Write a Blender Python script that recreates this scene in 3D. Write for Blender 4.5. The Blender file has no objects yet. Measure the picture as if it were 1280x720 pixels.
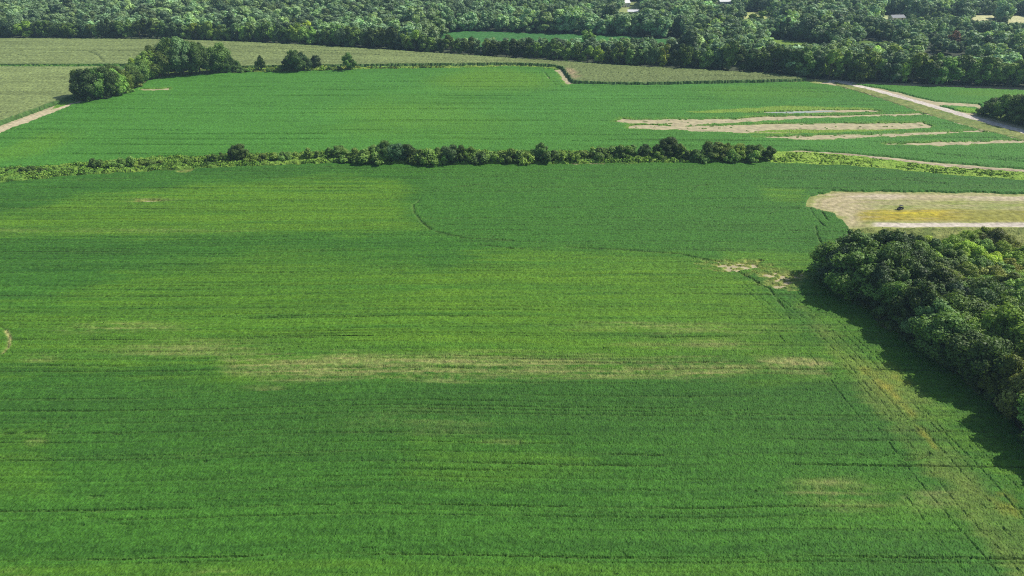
import bpy, math, random
import numpy as np
from mathutils import Vector

# ------------------------------------------------------------------ camera, sky, sun, exposure
SC = bpy.context.scene
COL = SC.collection
CAM_H = 110.0
FPX = 854.0                                   # focal length in photo pixels (photo 1280 x 720)
TH = math.atan((360 + 125) / FPX)             # pitch below the horizon
ST, CT = math.sin(TH), math.cos(TH)
cam_d = bpy.data.cameras.new('camera')
cam_d.sensor_width = 36.0
cam_d.lens = 36.0 * FPX / 1280
cam_d.clip_start = 0.5
cam_d.clip_end = 6000
cam = bpy.data.objects.new('camera', cam_d)
COL.objects.link(cam)
cam.location = (0, 0, CAM_H)
cam.rotation_euler = (math.pi / 2 - TH, 0, 0)
SC.camera = cam

SUN_EL = math.radians(47)
SUN_AZ = math.radians(76)                     # clockwise from +Y (the view direction)
W = bpy.data.worlds.new('World')
SC.world = W
W.use_nodes = True
wt = W.node_tree
bg = wt.nodes['Background']
sky = wt.nodes.new('ShaderNodeTexSky')
sky.sky_type = 'NISHITA'
sky.sun_disc = False
sky.sun_elevation = SUN_EL
sky.sun_rotation = SUN_AZ
sky.altitude = 100
sky.dust_density = 1.5
wt.links.new(sky.outputs['Color'], bg.inputs['Color'])
bg.inputs['Strength'].default_value = 0.11
sun_d = bpy.data.lights.new('sun', 'SUN')
sun_d.energy = 4.9
sun_d.angle = math.radians(0.5)
sun_d.color = (1.0, 0.95, 0.86)
sun = bpy.data.objects.new('sun', sun_d)
COL.objects.link(sun)
sdir = Vector((math.sin(SUN_AZ) * math.cos(SUN_EL), math.cos(SUN_AZ) * math.cos(SUN_EL), math.sin(SUN_EL)))
sun.rotation_euler = sdir.to_track_quat('Z', 'Y').to_euler()
sun.location = (300, 200, 300)

SC.view_settings.view_transform = 'Standard'
SC.view_settings.look = 'None'
SC.view_settings.gamma = 1
SC.view_settings.use_curve_mapping = False
SC.view_settings.exposure = 0.04
SC.render.engine = 'CYCLES'
SC.cycles.max_bounces = 4
SC.cycles.diffuse_bounces = 3
SC.cycles.glossy_bounces = 2
SC.cycles.transmission_bounces = 3
SC.cycles.volume_bounces = 0
SC.cycles.use_denoising = False
SC.cycles.filter_width = 1.1

# ------------------------------------------------------------------ helpers
R = np.random.default_rng(7)
random.seed(7)


def G(px, py):
    """Ground point seen at a photo pixel."""
    px = np.asarray(px, float); py = np.asarray(py, float)
    u = (px - 640) / FPX; v = (360 - py) / FPX
    dy = CT + v * ST; dz = -ST + v * CT
    t = -CAM_H / dz
    return u * t, dy * t


def PX(x, y, z=0.0):
    d = y * CT - (z - CAM_H) * ST
    u = y * ST + (z - CAM_H) * CT
    return 640 + FPX * x / d, 360 - FPX * u / d


def height_for(px, base, top):
    """Height of something standing at (px, base) whose top shows at row top."""
    x, y = G(px, base)
    k = (360 - top) / FPX
    return float(CAM_H - y * (ST - k * CT) / (CT + k * ST))


def lerp(a, b, t):
    return a + (b - a) * t


def smooth(e0, e1, x):
    t = np.clip((x - e0) / (e1 - e0), 0, 1)
    return t * t * (3 - 2 * t)


def vn(x, y, sx, sy, seed):
    """Smooth value noise, -1..1."""
    rg = np.random.default_rng(seed)
    T = rg.random((256, 256)).astype(np.float32) * 2 - 1
    a = x / sx + 37.3; b = y / sy + 91.7
    ia = np.floor(a); ib = np.floor(b)
    fa = (a - ia).astype(np.float32); fb = (b - ib).astype(np.float32)
    fa = fa * fa * (3 - 2 * fa); fb = fb * fb * (3 - 2 * fb)
    ia = ia.astype(np.int64); ib = ib.astype(np.int64)
    a0, a1, b0, b1 = ia & 255, (ia + 1) & 255, ib & 255, (ib + 1) & 255
    return (T[a0, b0] * (1 - fa) + T[a1, b0] * fa) * (1 - fb) + (T[a0, b1] * (1 - fa) + T[a1, b1] * fa) * fb


def fbm(x, y, sx, sy, seed, n=3):
    r = 0; a = 1.0; t = 0
    for i in range(n):
        r = r + a * vn(x, y, sx / 2 ** i, sy / 2 ** i, seed + i * 11); t += a; a *= .55
    return r / t


def poly_world(pts):
    a = np.array(pts, float)
    x, y = G(a[:, 0], a[:, 1])
    return np.stack([x, y], 1)


def dist_line(X, Y, P):
    """Distance to a polyline and the sign-free parameter; P world points."""
    best = np.full(X.shape, 1e9, np.float32)
    for (x0, y0), (x1, y1) in zip(P[:-1], P[1:]):
        dx, dy = x1 - x0, y1 - y0
        L = dx * dx + dy * dy + 1e-9
        t = np.clip(((X - x0) * dx + (Y - y0) * dy) / L, 0, 1)
        d = np.hypot(X - x0 - t * dx, Y - y0 - t * dy)
        best = np.minimum(best, d)
    return best


def sd_poly(X, Y, P):
    """Signed distance to a polygon: positive inside."""
    P = np.asarray(P)
    Q = np.vstack([P, P[:1]])
    d = dist_line(X, Y, Q)
    ins = np.zeros(X.shape, bool)
    for (x0, y0), (x1, y1) in zip(Q[:-1], Q[1:]):
        if y0 == y1:
            continue
        c = ((y0 > Y) != (y1 > Y)) & (X < (x1 - x0) * (Y - y0) / (y1 - y0) + x0)
        ins ^= c
    return np.where(ins, d, -d)


def mesh_from(name, V, F, mat, cols=None, var=None, smooth_sh=False):
    """V n x 3, F m x k (k = 3 or 4)."""
    me = bpy.data.meshes.new(name)
    V = np.asarray(V, np.float32); F = np.asarray(F, np.int32)
    k = F.shape[1]
    me.vertices.add(len(V)); me.vertices.foreach_set('co', V.ravel())
    me.loops.add(F.size); me.loops.foreach_set('vertex_index', F.ravel())
    me.polygons.add(len(F)); me.polygons.foreach_set('loop_start', np.arange(0, F.size, k, dtype=np.int32))
    try:
        me.polygons.foreach_set('loop_total', np.full(len(F), k, np.int32))
    except Exception:
        pass
    me.update(calc_edges=True)
    me.polygons.foreach_set('use_smooth', np.full(len(F), smooth_sh, bool))
    if cols is not None:
        at = me.attributes.new('tint', 'FLOAT_COLOR', 'POINT')
        c4 = np.ones((len(V), 4), np.float32); c4[:, :3] = cols
        at.data.foreach_set('color', c4.ravel())
    if var is not None:
        at = me.attributes.new('var', 'FLOAT', 'POINT')
        at.data.foreach_set('value', np.asarray(var, np.float32))
    if mat:
        me.materials.append(mat)
    return me


def link(name, data, parent=None, loc=None):
    o = bpy.data.objects.new(name, data)
    COL.objects.link(o)
    if parent is not None:
        o.parent = parent
    if loc is not None:
        o.location = loc
    return o


def tag(o, label=None, cat=None, group=None, kind=None):
    if label: o['label'] = label
    if cat: o['category'] = cat
    if group: o['group'] = group
    if kind: o['kind'] = kind
    return o


ONES = ['', 'first', 'second', 'third', 'fourth', 'fifth', 'sixth', 'seventh', 'eighth', 'ninth', 'tenth', 'eleventh',
        'twelfth', 'thirteenth', 'fourteenth', 'fifteenth', 'sixteenth', 'seventeenth', 'eighteenth', 'nineteenth']
TENS = {2: ('twenty', 'twentieth'), 3: ('thirty', 'thirtieth'), 4: ('forty', 'fortieth'), 5: ('fifty', 'fiftieth'),
        6: ('sixty', 'sixtieth'), 7: ('seventy', 'seventieth')}


def ordinal(n):
    if n < 20:
        return ONES[n]
    t, u = divmod(n, 10)
    return TENS[t][1] if u == 0 else TENS[t][0] + '-' + ONES[u]


# ------------------------------------------------------------------ materials
def new_mat(name):
    m = bpy.data.materials.new(name); m.use_nodes = True
    nt = m.node_tree
    return m, nt, nt.nodes['Principled BSDF']


def mat_crop(name, bump=0.5, bscale=3.0, rough=0.7, spec=0.12, transl=0.15):
    m, nt, p = new_mat(name)
    N, L = nt.nodes, nt.links
    a = N.new('ShaderNodeAttribute'); a.attribute_name = 'tint'
    geo = N.new('ShaderNodeNewGeometry')
    no = N.new('ShaderNodeTexNoise'); no.inputs['Scale'].default_value = bscale; no.inputs['Detail'].default_value = 3
    L.new(geo.outputs['Position'], no.inputs['Vector'])
    no2 = N.new('ShaderNodeTexNoise'); no2.inputs['Scale'].default_value = bscale * .45; no2.inputs['Detail'].default_value = 4
    L.new(geo.outputs['Position'], no2.inputs['Vector'])
    mr = N.new('ShaderNodeMapRange'); mr.inputs['From Min'].default_value = .3; mr.inputs['From Max'].default_value = .7
    mr.inputs['To Min'].default_value = .72; mr.inputs['To Max'].default_value = 1.3
    L.new(no2.outputs['Fac'], mr.inputs['Value'])
    mx = N.new('ShaderNodeVectorMath'); mx.operation = 'SCALE'
    L.new(a.outputs['Color'], mx.inputs[0]); L.new(mr.outputs['Result'], mx.inputs['Scale'])
    L.new(mx.outputs[0], p.inputs['Base Color'])
    b = N.new('ShaderNodeBump'); b.inputs['Strength'].default_value = bump; b.inputs['Distance'].default_value = .25
    L.new(no.outputs['Fac'], b.inputs['Height']); L.new(b.outputs['Normal'], p.inputs['Normal'])
    p.inputs['Roughness'].default_value = rough
    p.inputs['Specular IOR Level'].default_value = spec
    return m


def mat_foliage(name):
    m, nt, p = new_mat(name)
    N, L = nt.nodes, nt.links
    oi = N.new('ShaderNodeObjectInfo')
    a = N.new('ShaderNodeAttribute'); a.attribute_name = 'var'
    geo = N.new('ShaderNodeNewGeometry')
    big = N.new('ShaderNodeTexNoise'); big.inputs['Scale'].default_value = .035; big.inputs['Detail'].default_value = 2
    L.new(geo.outputs['Position'], big.inputs['Vector'])
    # brightness: per tree, per leaf, per district
    mr1 = N.new('ShaderNodeMapRange'); mr1.inputs['To Min'].default_value = .55; mr1.inputs['To Max'].default_value = 1.55
    L.new(oi.outputs['Random'], mr1.inputs['Value'])
    mr2 = N.new('ShaderNodeMapRange'); mr2.inputs['To Min'].default_value = .55; mr2.inputs['To Max'].default_value = 1.5
    L.new(a.outputs['Fac'], mr2.inputs['Value'])
    mr3 = N.new('ShaderNodeMapRange'); mr3.inputs['From Min'].default_value = .35; mr3.inputs['From Max'].default_value = .65
    mr3.inputs['To Min'].default_value = .8; mr3.inputs['To Max'].default_value = 1.3
    L.new(big.outputs['Fac'], mr3.inputs['Value'])
    m1 = N.new('ShaderNodeMath'); m1.operation = 'MULTIPLY'
    L.new(mr1.outputs[0], m1.inputs[0]); L.new(mr2.outputs[0], m1.inputs[1])
    m2 = N.new('ShaderNodeMath'); m2.operation = 'MULTIPLY'
    L.new(m1.outputs[0], m2.inputs[0]); L.new(mr3.outputs[0], m2.inputs[1])
    # hue drift towards yellow-green for some trees
    f = N.new('ShaderNodeMath'); f.operation = 'MULTIPLY_ADD'
    L.new(oi.outputs['Random'], f.inputs[0]); f.inputs[1].default_value = 7.31; f.inputs[2].default_value = .13
    fr = N.new('ShaderNodeMath'); fr.operation = 'FRACT'; L.new(f.outputs[0], fr.inputs[0])
    mr4 = N.new('ShaderNodeMapRange'); mr4.inputs['From Min'].default_value = .55; mr4.inputs['To Max'].default_value = .55
    L.new(fr.outputs[0], mr4.inputs['Value'])
    mix = N.new('ShaderNodeMix'); mix.data_type = 'RGBA'
    mul = N.new('ShaderNodeMix'); mul.data_type = 'RGBA'; mul.blend_type = 'MULTIPLY'; mul.inputs['Factor'].default_value = 1
    mul.inputs[7].default_value = (1.5, 1.28, .75, 1)
    L.new(oi.outputs['Color'], mul.inputs[6])
    L.new(mr4.outputs[0], mix.inputs['Factor'])
    L.new(oi.outputs['Color'], mix.inputs[6]); L.new(mul.outputs[2], mix.inputs[7])
    sc = N.new('ShaderNodeVectorMath'); sc.operation = 'SCALE'
    L.new(mix.outputs[2], sc.inputs[0]); L.new(m2.outputs[0], sc.inputs['Scale'])
    L.new(sc.outputs[0], p.inputs['Base Color'])
    p.inputs['Roughness'].default_value = .55
    p.inputs['Specular IOR Level'].default_value = .25
    tr = N.new('ShaderNodeBsdfTranslucent')
    ty = N.new('ShaderNodeVectorMath'); ty.operation = 'MULTIPLY'; ty.inputs[1].default_value = (1.5, 1.5, .5)
    L.new(sc.outputs[0], ty.inputs[0]); L.new(ty.outputs[0], tr.inputs['Color'])
    ms = N.new('ShaderNodeMixShader'); ms.inputs[0].default_value = .22
    out = N['Material Output']
    L.new(p.outputs[0], ms.inputs[1]); L.new(tr.outputs[0], ms.inputs[2]); L.new(ms.outputs[0], out.inputs['Surface'])
    return m


def mat_plain(name, col, rough=.7, noise=0.0, nscale=2.0, metal=0.0):
    m, nt, p = new_mat(name)
    N, L = nt.nodes, nt.links
    p.inputs['Roughness'].default_value = rough
    p.inputs['Metallic'].default_value = metal
    if noise:
        geo = N.new('ShaderNodeNewGeometry')
        no = N.new('ShaderNodeTexNoise'); no.inputs['Scale'].default_value = nscale; no.inputs['Detail'].default_value = 6
        L.new(geo.outputs['Position'], no.inputs['Vector'])
        cr = N.new('ShaderNodeValToRGB')
        c = np.array(col)
        cr.color_ramp.elements[0].position = .3; cr.color_ramp.elements[1].position = .7
        cr.color_ramp.elements[0].color = (*(c * (1 - noise)), 1)
        cr.color_ramp.elements[1].color = (*np.minimum(c * (1 + noise), .9), 1)
        L.new(no.outputs['Fac'], cr.inputs['Fac']); L.new(cr.outputs['Color'], p.inputs['Base Color'])
    else:
        p.inputs['Base Color'].default_value = (*col, 1)
    return m


M_CROP = mat_crop('crop_canopy', bump=.6, bscale=2.6)
M_CORN = mat_crop('corn_canopy', bump=.5, bscale=1.4)
M_FIELD = mat_crop('field_surface', bump=.3, bscale=1.2, rough=.9, spec=.1)
M_LEAF = mat_foliage('tree_foliage')
M_BARK = mat_plain('bark', (.12, .095, .07), .9, .35, 3)
M_SOIL = mat_plain('dry_soil', (.39, .34, .195), .95, .28, .3)
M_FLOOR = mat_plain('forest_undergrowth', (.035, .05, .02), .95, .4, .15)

# ------------------------------------------------------------------ ground
gx0, gx1, gy0, gy1 = -1650, 1650, -350, 1950
o = link('ground', mesh_from('ground', [(gx0, gy0, 0), (gx1, gy0, 0), (gx1, gy1, 0), (gx0, gy1, 0)], [(0, 1, 2, 3)], M_SOIL))
tag(o, 'pale dry soil showing between crops', kind='structure')


def prism_sheet(name, P, z, mat, label):
    """A flat sheet over polygon P (world points)."""
    import bmesh
    bm = bmesh.new()
    vs = [bm.verts.new((x, y, z)) for x, y in P]
    f = bm.faces.new(vs)
    if f.normal.z < 0: f.normal_flip()
    bmesh.ops.triangulate(bm, faces=[f])
    me = bpy.data.meshes.new(name); bm.to_mesh(me); bm.free()
    me.materials.append(mat)
    o = link(name, me)
    tag(o, label, kind='structure')
    return o


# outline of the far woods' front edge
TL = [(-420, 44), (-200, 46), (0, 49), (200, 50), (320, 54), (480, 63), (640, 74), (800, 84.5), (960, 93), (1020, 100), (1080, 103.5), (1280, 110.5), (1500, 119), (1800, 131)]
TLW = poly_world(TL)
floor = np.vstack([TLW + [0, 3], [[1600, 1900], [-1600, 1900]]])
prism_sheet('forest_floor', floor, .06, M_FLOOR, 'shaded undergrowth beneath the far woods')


def tline_y(x):
    return np.interp(x, TLW[:, 0], TLW[:, 1])


# ------------------------------------------------------------------ height-field crops
C_SOIL = np.array((.41, .35, .205)); C_DRY = np.array((.31, .29, .11))
C_DARK = np.array((.034, .108, .014)); C_MID = np.array((.054, .163, .018))
C_YEL = np.array((.118, .236, .016)); C_GOLD = np.array((.36, .29, .035))
C_GRASS = np.array((.17, .24, .055)); C_FAR = np.array((.072, .218, .032))
C_CORN = np.array((.170, .215, .075)); C_CORN2 = np.array((.13, .17, .055))


def grid(x0, x1, sx, ys):
    xs = np.arange(x0, x1 + sx, sx, dtype=np.float32)
    X, Y = np.meshgrid(xs, np.asarray(ys, np.float32))
    return X, Y


def steps(y0, y1, s0, s1):
    ys = [y0]
    while ys[-1] < y1:
        ys.append(ys[-1] + lerp(s0, s1, (ys[-1] - y0) / (y1 - y0)))
    return np.array(ys)


def grid_faces(ny, nx, off=0):
    i = np.arange(ny * nx, dtype=np.int32).reshape(ny, nx)
    return np.stack([i[:-1, :-1], i[:-1, 1:], i[1:, 1:], i[1:, :-1]], -1).reshape(-1, 4) + off


def build_field(name, tiles, fn, mat, label=None, cat=None, kind='stuff', keep=-.02):
    VV, FF, CC = [], [], []
    off = 0
    for (X, Y) in tiles:
        # jitter the lattice so that no grid shows
        jx = (R.random(X.shape, np.float32) - .5) * (X[0, 1] - X[0, 0]) * .7
        jy = (R.random(X.shape, np.float32) - .5) * np.gradient(Y[:, 0])[:, None].astype(np.float32) * .7
        X2, Y2 = X + jx, Y + jy
        H, C = fn(X2, Y2)
        V = np.stack([X2.ravel(), Y2.ravel(), H.ravel()], 1)
        F = grid_faces(*X.shape)
        kf = (V[F, 2] > keep).any(1)                 # drop what lies under the soil
        F = F[kf]
        used = np.zeros(len(V), bool); used[F.ravel()] = True
        idx = np.cumsum(used) - 1
        VV.append(V[used]); CC.append(C.reshape(-1, 3)[used]); FF.append(idx[F].astype(np.int32) + off)
        off += int(used.sum())
    me = mesh_from(name, np.concatenate(VV), np.concatenate(FF), mat, np.concatenate(CC))
    o = link(name, me)
    tag(o, label, cat, kind=kind)
    return o


def mixc(C, col, t):
    return C + (col - C) * np.clip(t, 0, 1)[..., None]


def blob(X, Y, box, seed, edge=.5, warp=.35, sx=14, sy=5):
    """0..1 patch over the ground area that shows in a photo box, with a ragged edge."""
    x0, y0, x1, y1 = box
    cx, cy = G((x0 + x1) / 2, (y0 + y1) / 2)
    ax, _ = G(x1, (y0 + y1) / 2); _, ya = G(640, y0); _, yb = G(640, y1)
    rx, ry = abs(ax - cx), abs(ya - yb) / 2
    d = np.sqrt(((X - cx) / rx) ** 2 + ((Y - cy) / ry) ** 2)
    d = d + warp * fbm(X, Y, sx, sy, seed)
    return 1 - smooth(1 - edge, 1 + edge * .4, d)


def area(X, Y, pts, seed, soft):
    """0..1 patch inside a photo polygon; its rim wanders and frays along the rows."""
    P = poly_world(pts)
    d = sd_poly(X, Y, P) + soft * (1.0 * fbm(X, Y, 26, 7, seed) + .6 * vn(X, Y, 14, 1.0, seed + 5))
    return smooth(-soft, soft, d)


def cut(X, Y, pts, width, seed, gap=.35, run=9.0):
    """Depth factor 0..1 of a wheel track or a skipped row along a photo polyline."""
    P = poly_world(pts)
    lo = P.min(0) - 6; hi = P.max(0) + 6
    out = np.zeros(X.shape, np.float32)
    m = (X > lo[0]) & (X < hi[0]) & (Y > lo[1]) & (Y < hi[1])
    if not m.any():
        return out
    x, y = X[m], Y[m]
    wx = x + .45 * vn(x, y, 12, 12, seed + 3); wy = y + .45 * vn(x, y, 12, 12, seed + 4)
    d = dist_line(wx, wy, P)
    s = smooth(-.3, .45, vn(x, y, run, run, seed) + .6 * vn(x, y, 2, 2, seed + 8) + gap - .25)
    out[m] = np.exp(-(d / width) ** 2) * s
    return out


# near field outline (photo pixels): hedge margin at the top, the wood on the right
NEAR = [(-500, 262), (-200, 242), (0, 229), (100, 220), (200, 214), (300, 209), (430, 205), (560, 207), (680, 206), (960, 204),
        (1060, 207.5), (1170, 218), (1280, 226), (1500, 246), (1500, 250), (1280, 243.5), (1150, 240), (1042, 240), (1012, 247),
        (1008, 259), (1045, 268), (1058, 283), (1062, 290), (1058, 350), (1098, 394), (1130, 418), (1224, 488), (1314, 575), (1480, 728), (1800, 1000),
        (1700, 1100), (-500, 1100)]
NEARW = poly_world(NEAR)


def soy_near(X, Y):
    yb = Y + 1.6 * vn(X, Y * .2, 90, 60, 5) + .5 * vn(X, Y * .3, 22, 30, 6)
    H = .84 + .10 * vn(X, yb, 34, .75, 1) + .05 * vn(X, yb, 5, .6, 2) + .06 * vn(X, Y, .9, .8, 3) \
        + (R.random(X.shape, np.float32) - .5) * .17
    # colour: broad drift, streaks along the rows, then the stressed areas
    t = .45 + .28 * fbm(X, yb, 70, 14, 21) + .30 * vn(X, yb, 110, 1.5, 22) + .24 * vn(X, yb, 26, .8, 23) + .16 * vn(X, yb, 5, .8, 24)
    C = C_DARK + (C_MID - C_DARK) * np.clip(t, -.3, 1.4)[..., None]
    C = mixc(C, np.array((.050, .150, .020)), .6 * area(X, Y, [(520, 236), (545, 215), (640, 207), (1000, 206), (1060, 225), (1000, 300), (985, 335), (900, 328), (780, 313), (620, 309), (540, 290), (515, 262)], 24, 4))
    C = mixc(C, np.array((.034, .092, .016)), .4 * area(X, Y, [(-200, 480), (500, 474), (1090, 470), (1140, 540), (900, 562), (300, 560), (-200, 540)], 25, 12))
    st = .78 + .40 * vn(X, yb, 60, 1.8, 31) + .30 * vn(X, yb, 16, .9, 32)
    yel = np.zeros(X.shape, np.float32)
    for pts, s, seed, soft in [
        ([(-60, 275), (40, 262), (120, 246), (250, 232), (420, 221), (495, 226), (516, 240), (503, 256), (508, 272), (524, 287), (420, 294), (250, 296), (100, 296), (-60, 300)], .62, 41, 6),
        ([(120, 262), (300, 246), (470, 240), (500, 262), (490, 284), (300, 284)], .35, 141, 6),
        ([(545, 345), (600, 322), (660, 314), (780, 316), (850, 323), (905, 335), (948, 357), (972, 388), (990, 425), (1010, 446), (800, 448), (600, 446), (400, 440), (440, 380)], .60, 43, 7),
        ([(640, 345), (720, 330), (850, 335), (930, 360), (960, 395), (960, 420), (700, 415)], .35, 44, 8),
        ([(-200, 392), (60, 380), (200, 340), (330, 318), (520, 330), (530, 380), (420, 440), (300, 462), (-200, 470)], .48, 45, 9),
        ([(280, 425), (600, 415), (1080, 425), (1090, 470), (700, 478), (280, 478)], .38, 47, 5),
        ([(950, 236), (1005, 236), (1012, 248), (1000, 258), (950, 252)], .6, 50, 3),
        ([(890, 312), (1000, 318), (1052, 335), (1000, 352), (930, 345)], .45, 49, 4),
        ([(1045, 300), (1100, 400), (1220, 490), (1300, 580), (1290, 640), (1180, 560), (1060, 430), (1000, 380), (1000, 330)], .35, 54, 4),
        ([(-100, 708), (700, 710), (1000, 716), (1000, 760), (-100, 760)], .26, 52, 1.8),
        ([(520, 556), (690, 552), (740, 590), (600, 608), (500, 600)], .22, 53, 4),
        ([(-100, 540), (60, 545), (70, 620), (-100, 640)], .25, 51, 4),
        ([(1000, 590), (1120, 598), (1220, 640), (1200, 670), (1000, 650)], .25, 57, 4)]:
        yel = np.maximum(yel, s * area(X, Y, pts, seed, soft))
    C = mixc(C, C_YEL, yel * st)
    dry = np.zeros(X.shape, np.float32)
    n1 = .55 + .55 * vn(X, yb, 14, .8, 61) + .35 * vn(X, Y, 1.4, .7, 62) + .3 * vn(X, yb, 50, 2, 63)
    dry = np.maximum(dry, .62 * area(X, Y, [(280, 452), (420, 449), (600, 448), (700, 451), (900, 453), (945, 462), (900, 472), (600, 474), (420, 472), (290, 466)], 71, 3.2))
    dry = np.maximum(dry, .72 * area(X, Y, [(945, 452), (1000, 449), (1035, 456), (1030, 468), (960, 470)], 72, 2.6))
    for box, s, seed in [((120, 425, 360, 452), .35, 74), ((985, 596, 1110, 642), .42, 75), ((1125, 608, 1200, 645), .42, 76),
                         ((300, 484, 360, 493), .35, 77), ((590, 553, 670, 560), .35, 78), ((430, 512, 640, 545), .16, 79),
                         ((0, 712, 60, 728), .45, 81), ((220, 712, 320, 728), .4, 82),
                         ((150, 249, 215, 254), .6, 83), ((700, 405, 1000, 420), .4, 84), ((780, 426, 990, 440), .45, 85),
                         ((30, 550, 60, 562), .3, 86), ((60, 404, 240, 420), .45, 88), ((20, 444, 90, 458), .4, 89), ((-60, 287, 300, 294), .25, 160)]:
        dry = np.maximum(dry, s * blob(X, Y, box, seed, .9, .6, 12, 1.6))
    C = mixc(C, C_DRY, dry * n1)
    gold = blob(X, Y, (1076, 456, 1124, 492), 90, .9, .9, 4, 2) * .5 + blob(X, Y, (1092, 478, 1142, 515), 91, .9, .9, 4, 2) * .26 + cut(X, Y, [(1100, 480), (1140, 520), (1172, 572)], 1.1, 1991, .7, 6) * .5 \
        + blob(X, Y, (1238, 612, 1272, 650), 92, .7, .6, 4, 3) * .6
    C = mixc(C, C_GOLD, gold * (.5 + .7 * vn(X, Y, 2, 2, 93)))
    hb = area(X, Y, [(1000, 385), (1060, 430), (1085, 455), (1125, 470), (1170, 520), (1190, 570), (1240, 620), (1300, 690), (1300, 760), (1200, 640), (1150, 575), (1085, 500), (1040, 445)], 94, 3)
    C = mixc(C, np.array((.17, .22, .045)), .55 * hb * (.7 + .5 * vn(X, Y, 5, 5, 194)))
    bare = blob(X, Y, (948, 338, 1008, 360), 95, .8, .9, 3, 2) + blob(X, Y, (890, 326, 960, 342), 96, .9, 1.2, 4, 1.5) * .9 \
        + blob(X, Y, (1096, 400, 1112, 416), 98, .8, .8, 3, 2) * .8 \
        + blob(X, Y, (222, 212, 242, 217.5), 99, .8, .4, 3, 2) + blob(X, Y, (170, 250.5, 202, 254), 100, .8, .5, 4, 2)
    bare = bare * (.75 + .6 * vn(X, Y, 1.4, 1.1, 101))
    C = mixc(C, np.array((.30, .31, .08)), bare * 1.3)
    H = H - 1.2 * np.clip(bare, 0, 1) - .3 * dry * n1
    # machine passes: pairs of skipped rows that run with the crop rows
    g = np.zeros(X.shape, np.float32)
    rg = np.random.default_rng(3)
    yk = 70.0
    k = 0
    while yk < 322:                                     # faint: every planter pass leaves a slightly thin row
        m = np.abs(yb - yk) < 1.2
        if m.any():
            s = smooth(-.5, .7, vn(X[m], X[m] * 0, 45, 1, 3000 + k)) * rg.uniform(.2, .62)
            g[m] = np.maximum(g[m], np.exp(-((yb[m] - yk) / lerp(.18, .40, (yk - 70) / 250)) ** 2) * s)
        yk += rg.uniform(1.1, 2.6); k += 1
    k = 0
    for c, a in [(87.4, .9), (97.2, .45), (99.8, .75), (104.5, .3), (112.0, .95), (115.3, .8), (121.5, .35), (128.5, .4), (136.0, .4), (141.5, .3), (147.8, 1.0), (150.6, .8), (156.5, .45),
                 (163.0, .95), (169.5, .5), (174.0, .7), (180.0, .45), (187.5, .7), (194.0, .5), (203, .6), (211, .4), (219, .75), (226, .5), (236, .7), (247, .55), (258, .75), (268, .5), (281, .75), (292, .6), (303, .6)]:
        m = np.abs(yb - c) < 1.6
        if m.any():
            s = smooth(-.75, .45, vn(X[m], X[m] * 0, 28, 1, 300 + k) + .35 * vn(X[m], X[m] * 0, 2.2, 1, 500 + k)) * a
            g[m] = np.maximum(g[m], np.exp(-((yb[m] - c + .15 * vn(X[m], X[m] * 0, 1.5, 1, 800 + k)) / lerp(.2, .45, (c - 80) / 240)) ** 2) * s)
        k += 1
    # wheel tracks and headland lines
    for pts, wdt, gp, sd in [
        ([(517, 258), (519, 268), (526, 279), (540, 290), (580, 299), (640, 303)], .55, 1.0, 1),
        ([(519, 256), (530, 245), (560, 236), (610, 231)], .45, .4, 2),
        ([(600, 308), (640, 313), (700, 311), (780, 314), (850, 320), (900, 330), (930, 345), (960, 362), (978, 385), (985, 400)], .5, .45, 3),
        ([(985, 372), (994, 392), (996, 420)], .3, .3, 7),
        ([(0, 410), (9, 415), (14, 424), (13, 434), (6, 443), (-10, 450)], .45, .9, 11),
        ([(1012, 262), (1018, 272), (1030, 284)], .4, .7, 12), ([(1024, 262), (1030, 272), (1036, 282)], .35, .5, 13),
        ([(1018, 285), (1024, 300), (1030, 318)], .4, .4, 14),
        ([(960, 270), (980, 262), (1010, 264)], .3, .2, 15),
        ([(0, 228), (100, 226), (200, 222), (330, 213), (460, 208)], .5, .3, 16),
        ([(700, 240), (850, 236), (1000, 222), (1100, 216)], .4, .1, 17),
        ([(1040, 228), (1120, 226), (1200, 232), (1280, 236)], .5, .2, 18),
        ([(5, 545), (60, 542), (150, 545)], .3, .2, 19), ([(1130, 578), (1145, 577), (1160, 570)], .4, .8, 20)]:
        g = np.maximum(g, cut(X, Y, pts, wdt, 1000 + sd, gp))
    base = poly_world([(960, 352), (1000, 386), (1035, 420), (1070, 455), (1105, 495), (1145, 540), (1185, 588), (1235, 645), (1300, 715)])
    tdir = (base[-1] - base[0]) / np.linalg.norm(base[-1] - base[0]); nr = np.array([-tdir[1], tdir[0]])
    for off, w_, gp in [(-11.0, .22, -.1), (-9.1, .22, -.1), (-4.6, .24, .2), (-2.7, .24, .1), (0, .28, .45), (1.9, .28, .4), (4.6, .22, .05), (6.5, .22, .25), (9.2, .22, .0), (11.1, .2, -.1), (-14.5, .2, -.2)]:
        bp = base + nr * off
        bx, by = PX(bp[:, 0], bp[:, 1])
        g = np.maximum(g, .45 * cut(X, Y, list(zip(bx, by)), w_, 1300 + int(off * 10), gp + .25, 22))
    # smaller random gaps in the stand
    sp = vn(X, yb, 2.2, .55, 401) + .6 * vn(X, yb, 20, 6, 402)
    g = np.maximum(g, smooth(1.05, 1.4, sp) * .5)
    C = mixc(C, np.array((.12, .13, .05)), .3 * g)
    H = H - .62 * g
    tan = cut(X, Y, [(9, 415), (14, 424), (13, 434), (6, 443)], .4, 1200, 1, 20)
    C = mixc(C, C_DRY * 1.2, tan)
    e = sd_poly(X, Y, NEARW) + 1.0 * vn(X, Y, 4, 3, 12) + .5 * vn(X, Y, 1.1, 1.1, 13)
    H = np.where(e > 0, H * smooth(0, 1.0, e), -.2)
    C = C * (1 + .17 * (R.random(X.shape, np.float32) - .5) * 2)[..., None]
    C = C * (1 + .16 * vn(X, Y, 1.3, 1.1, 14))[..., None]
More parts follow.
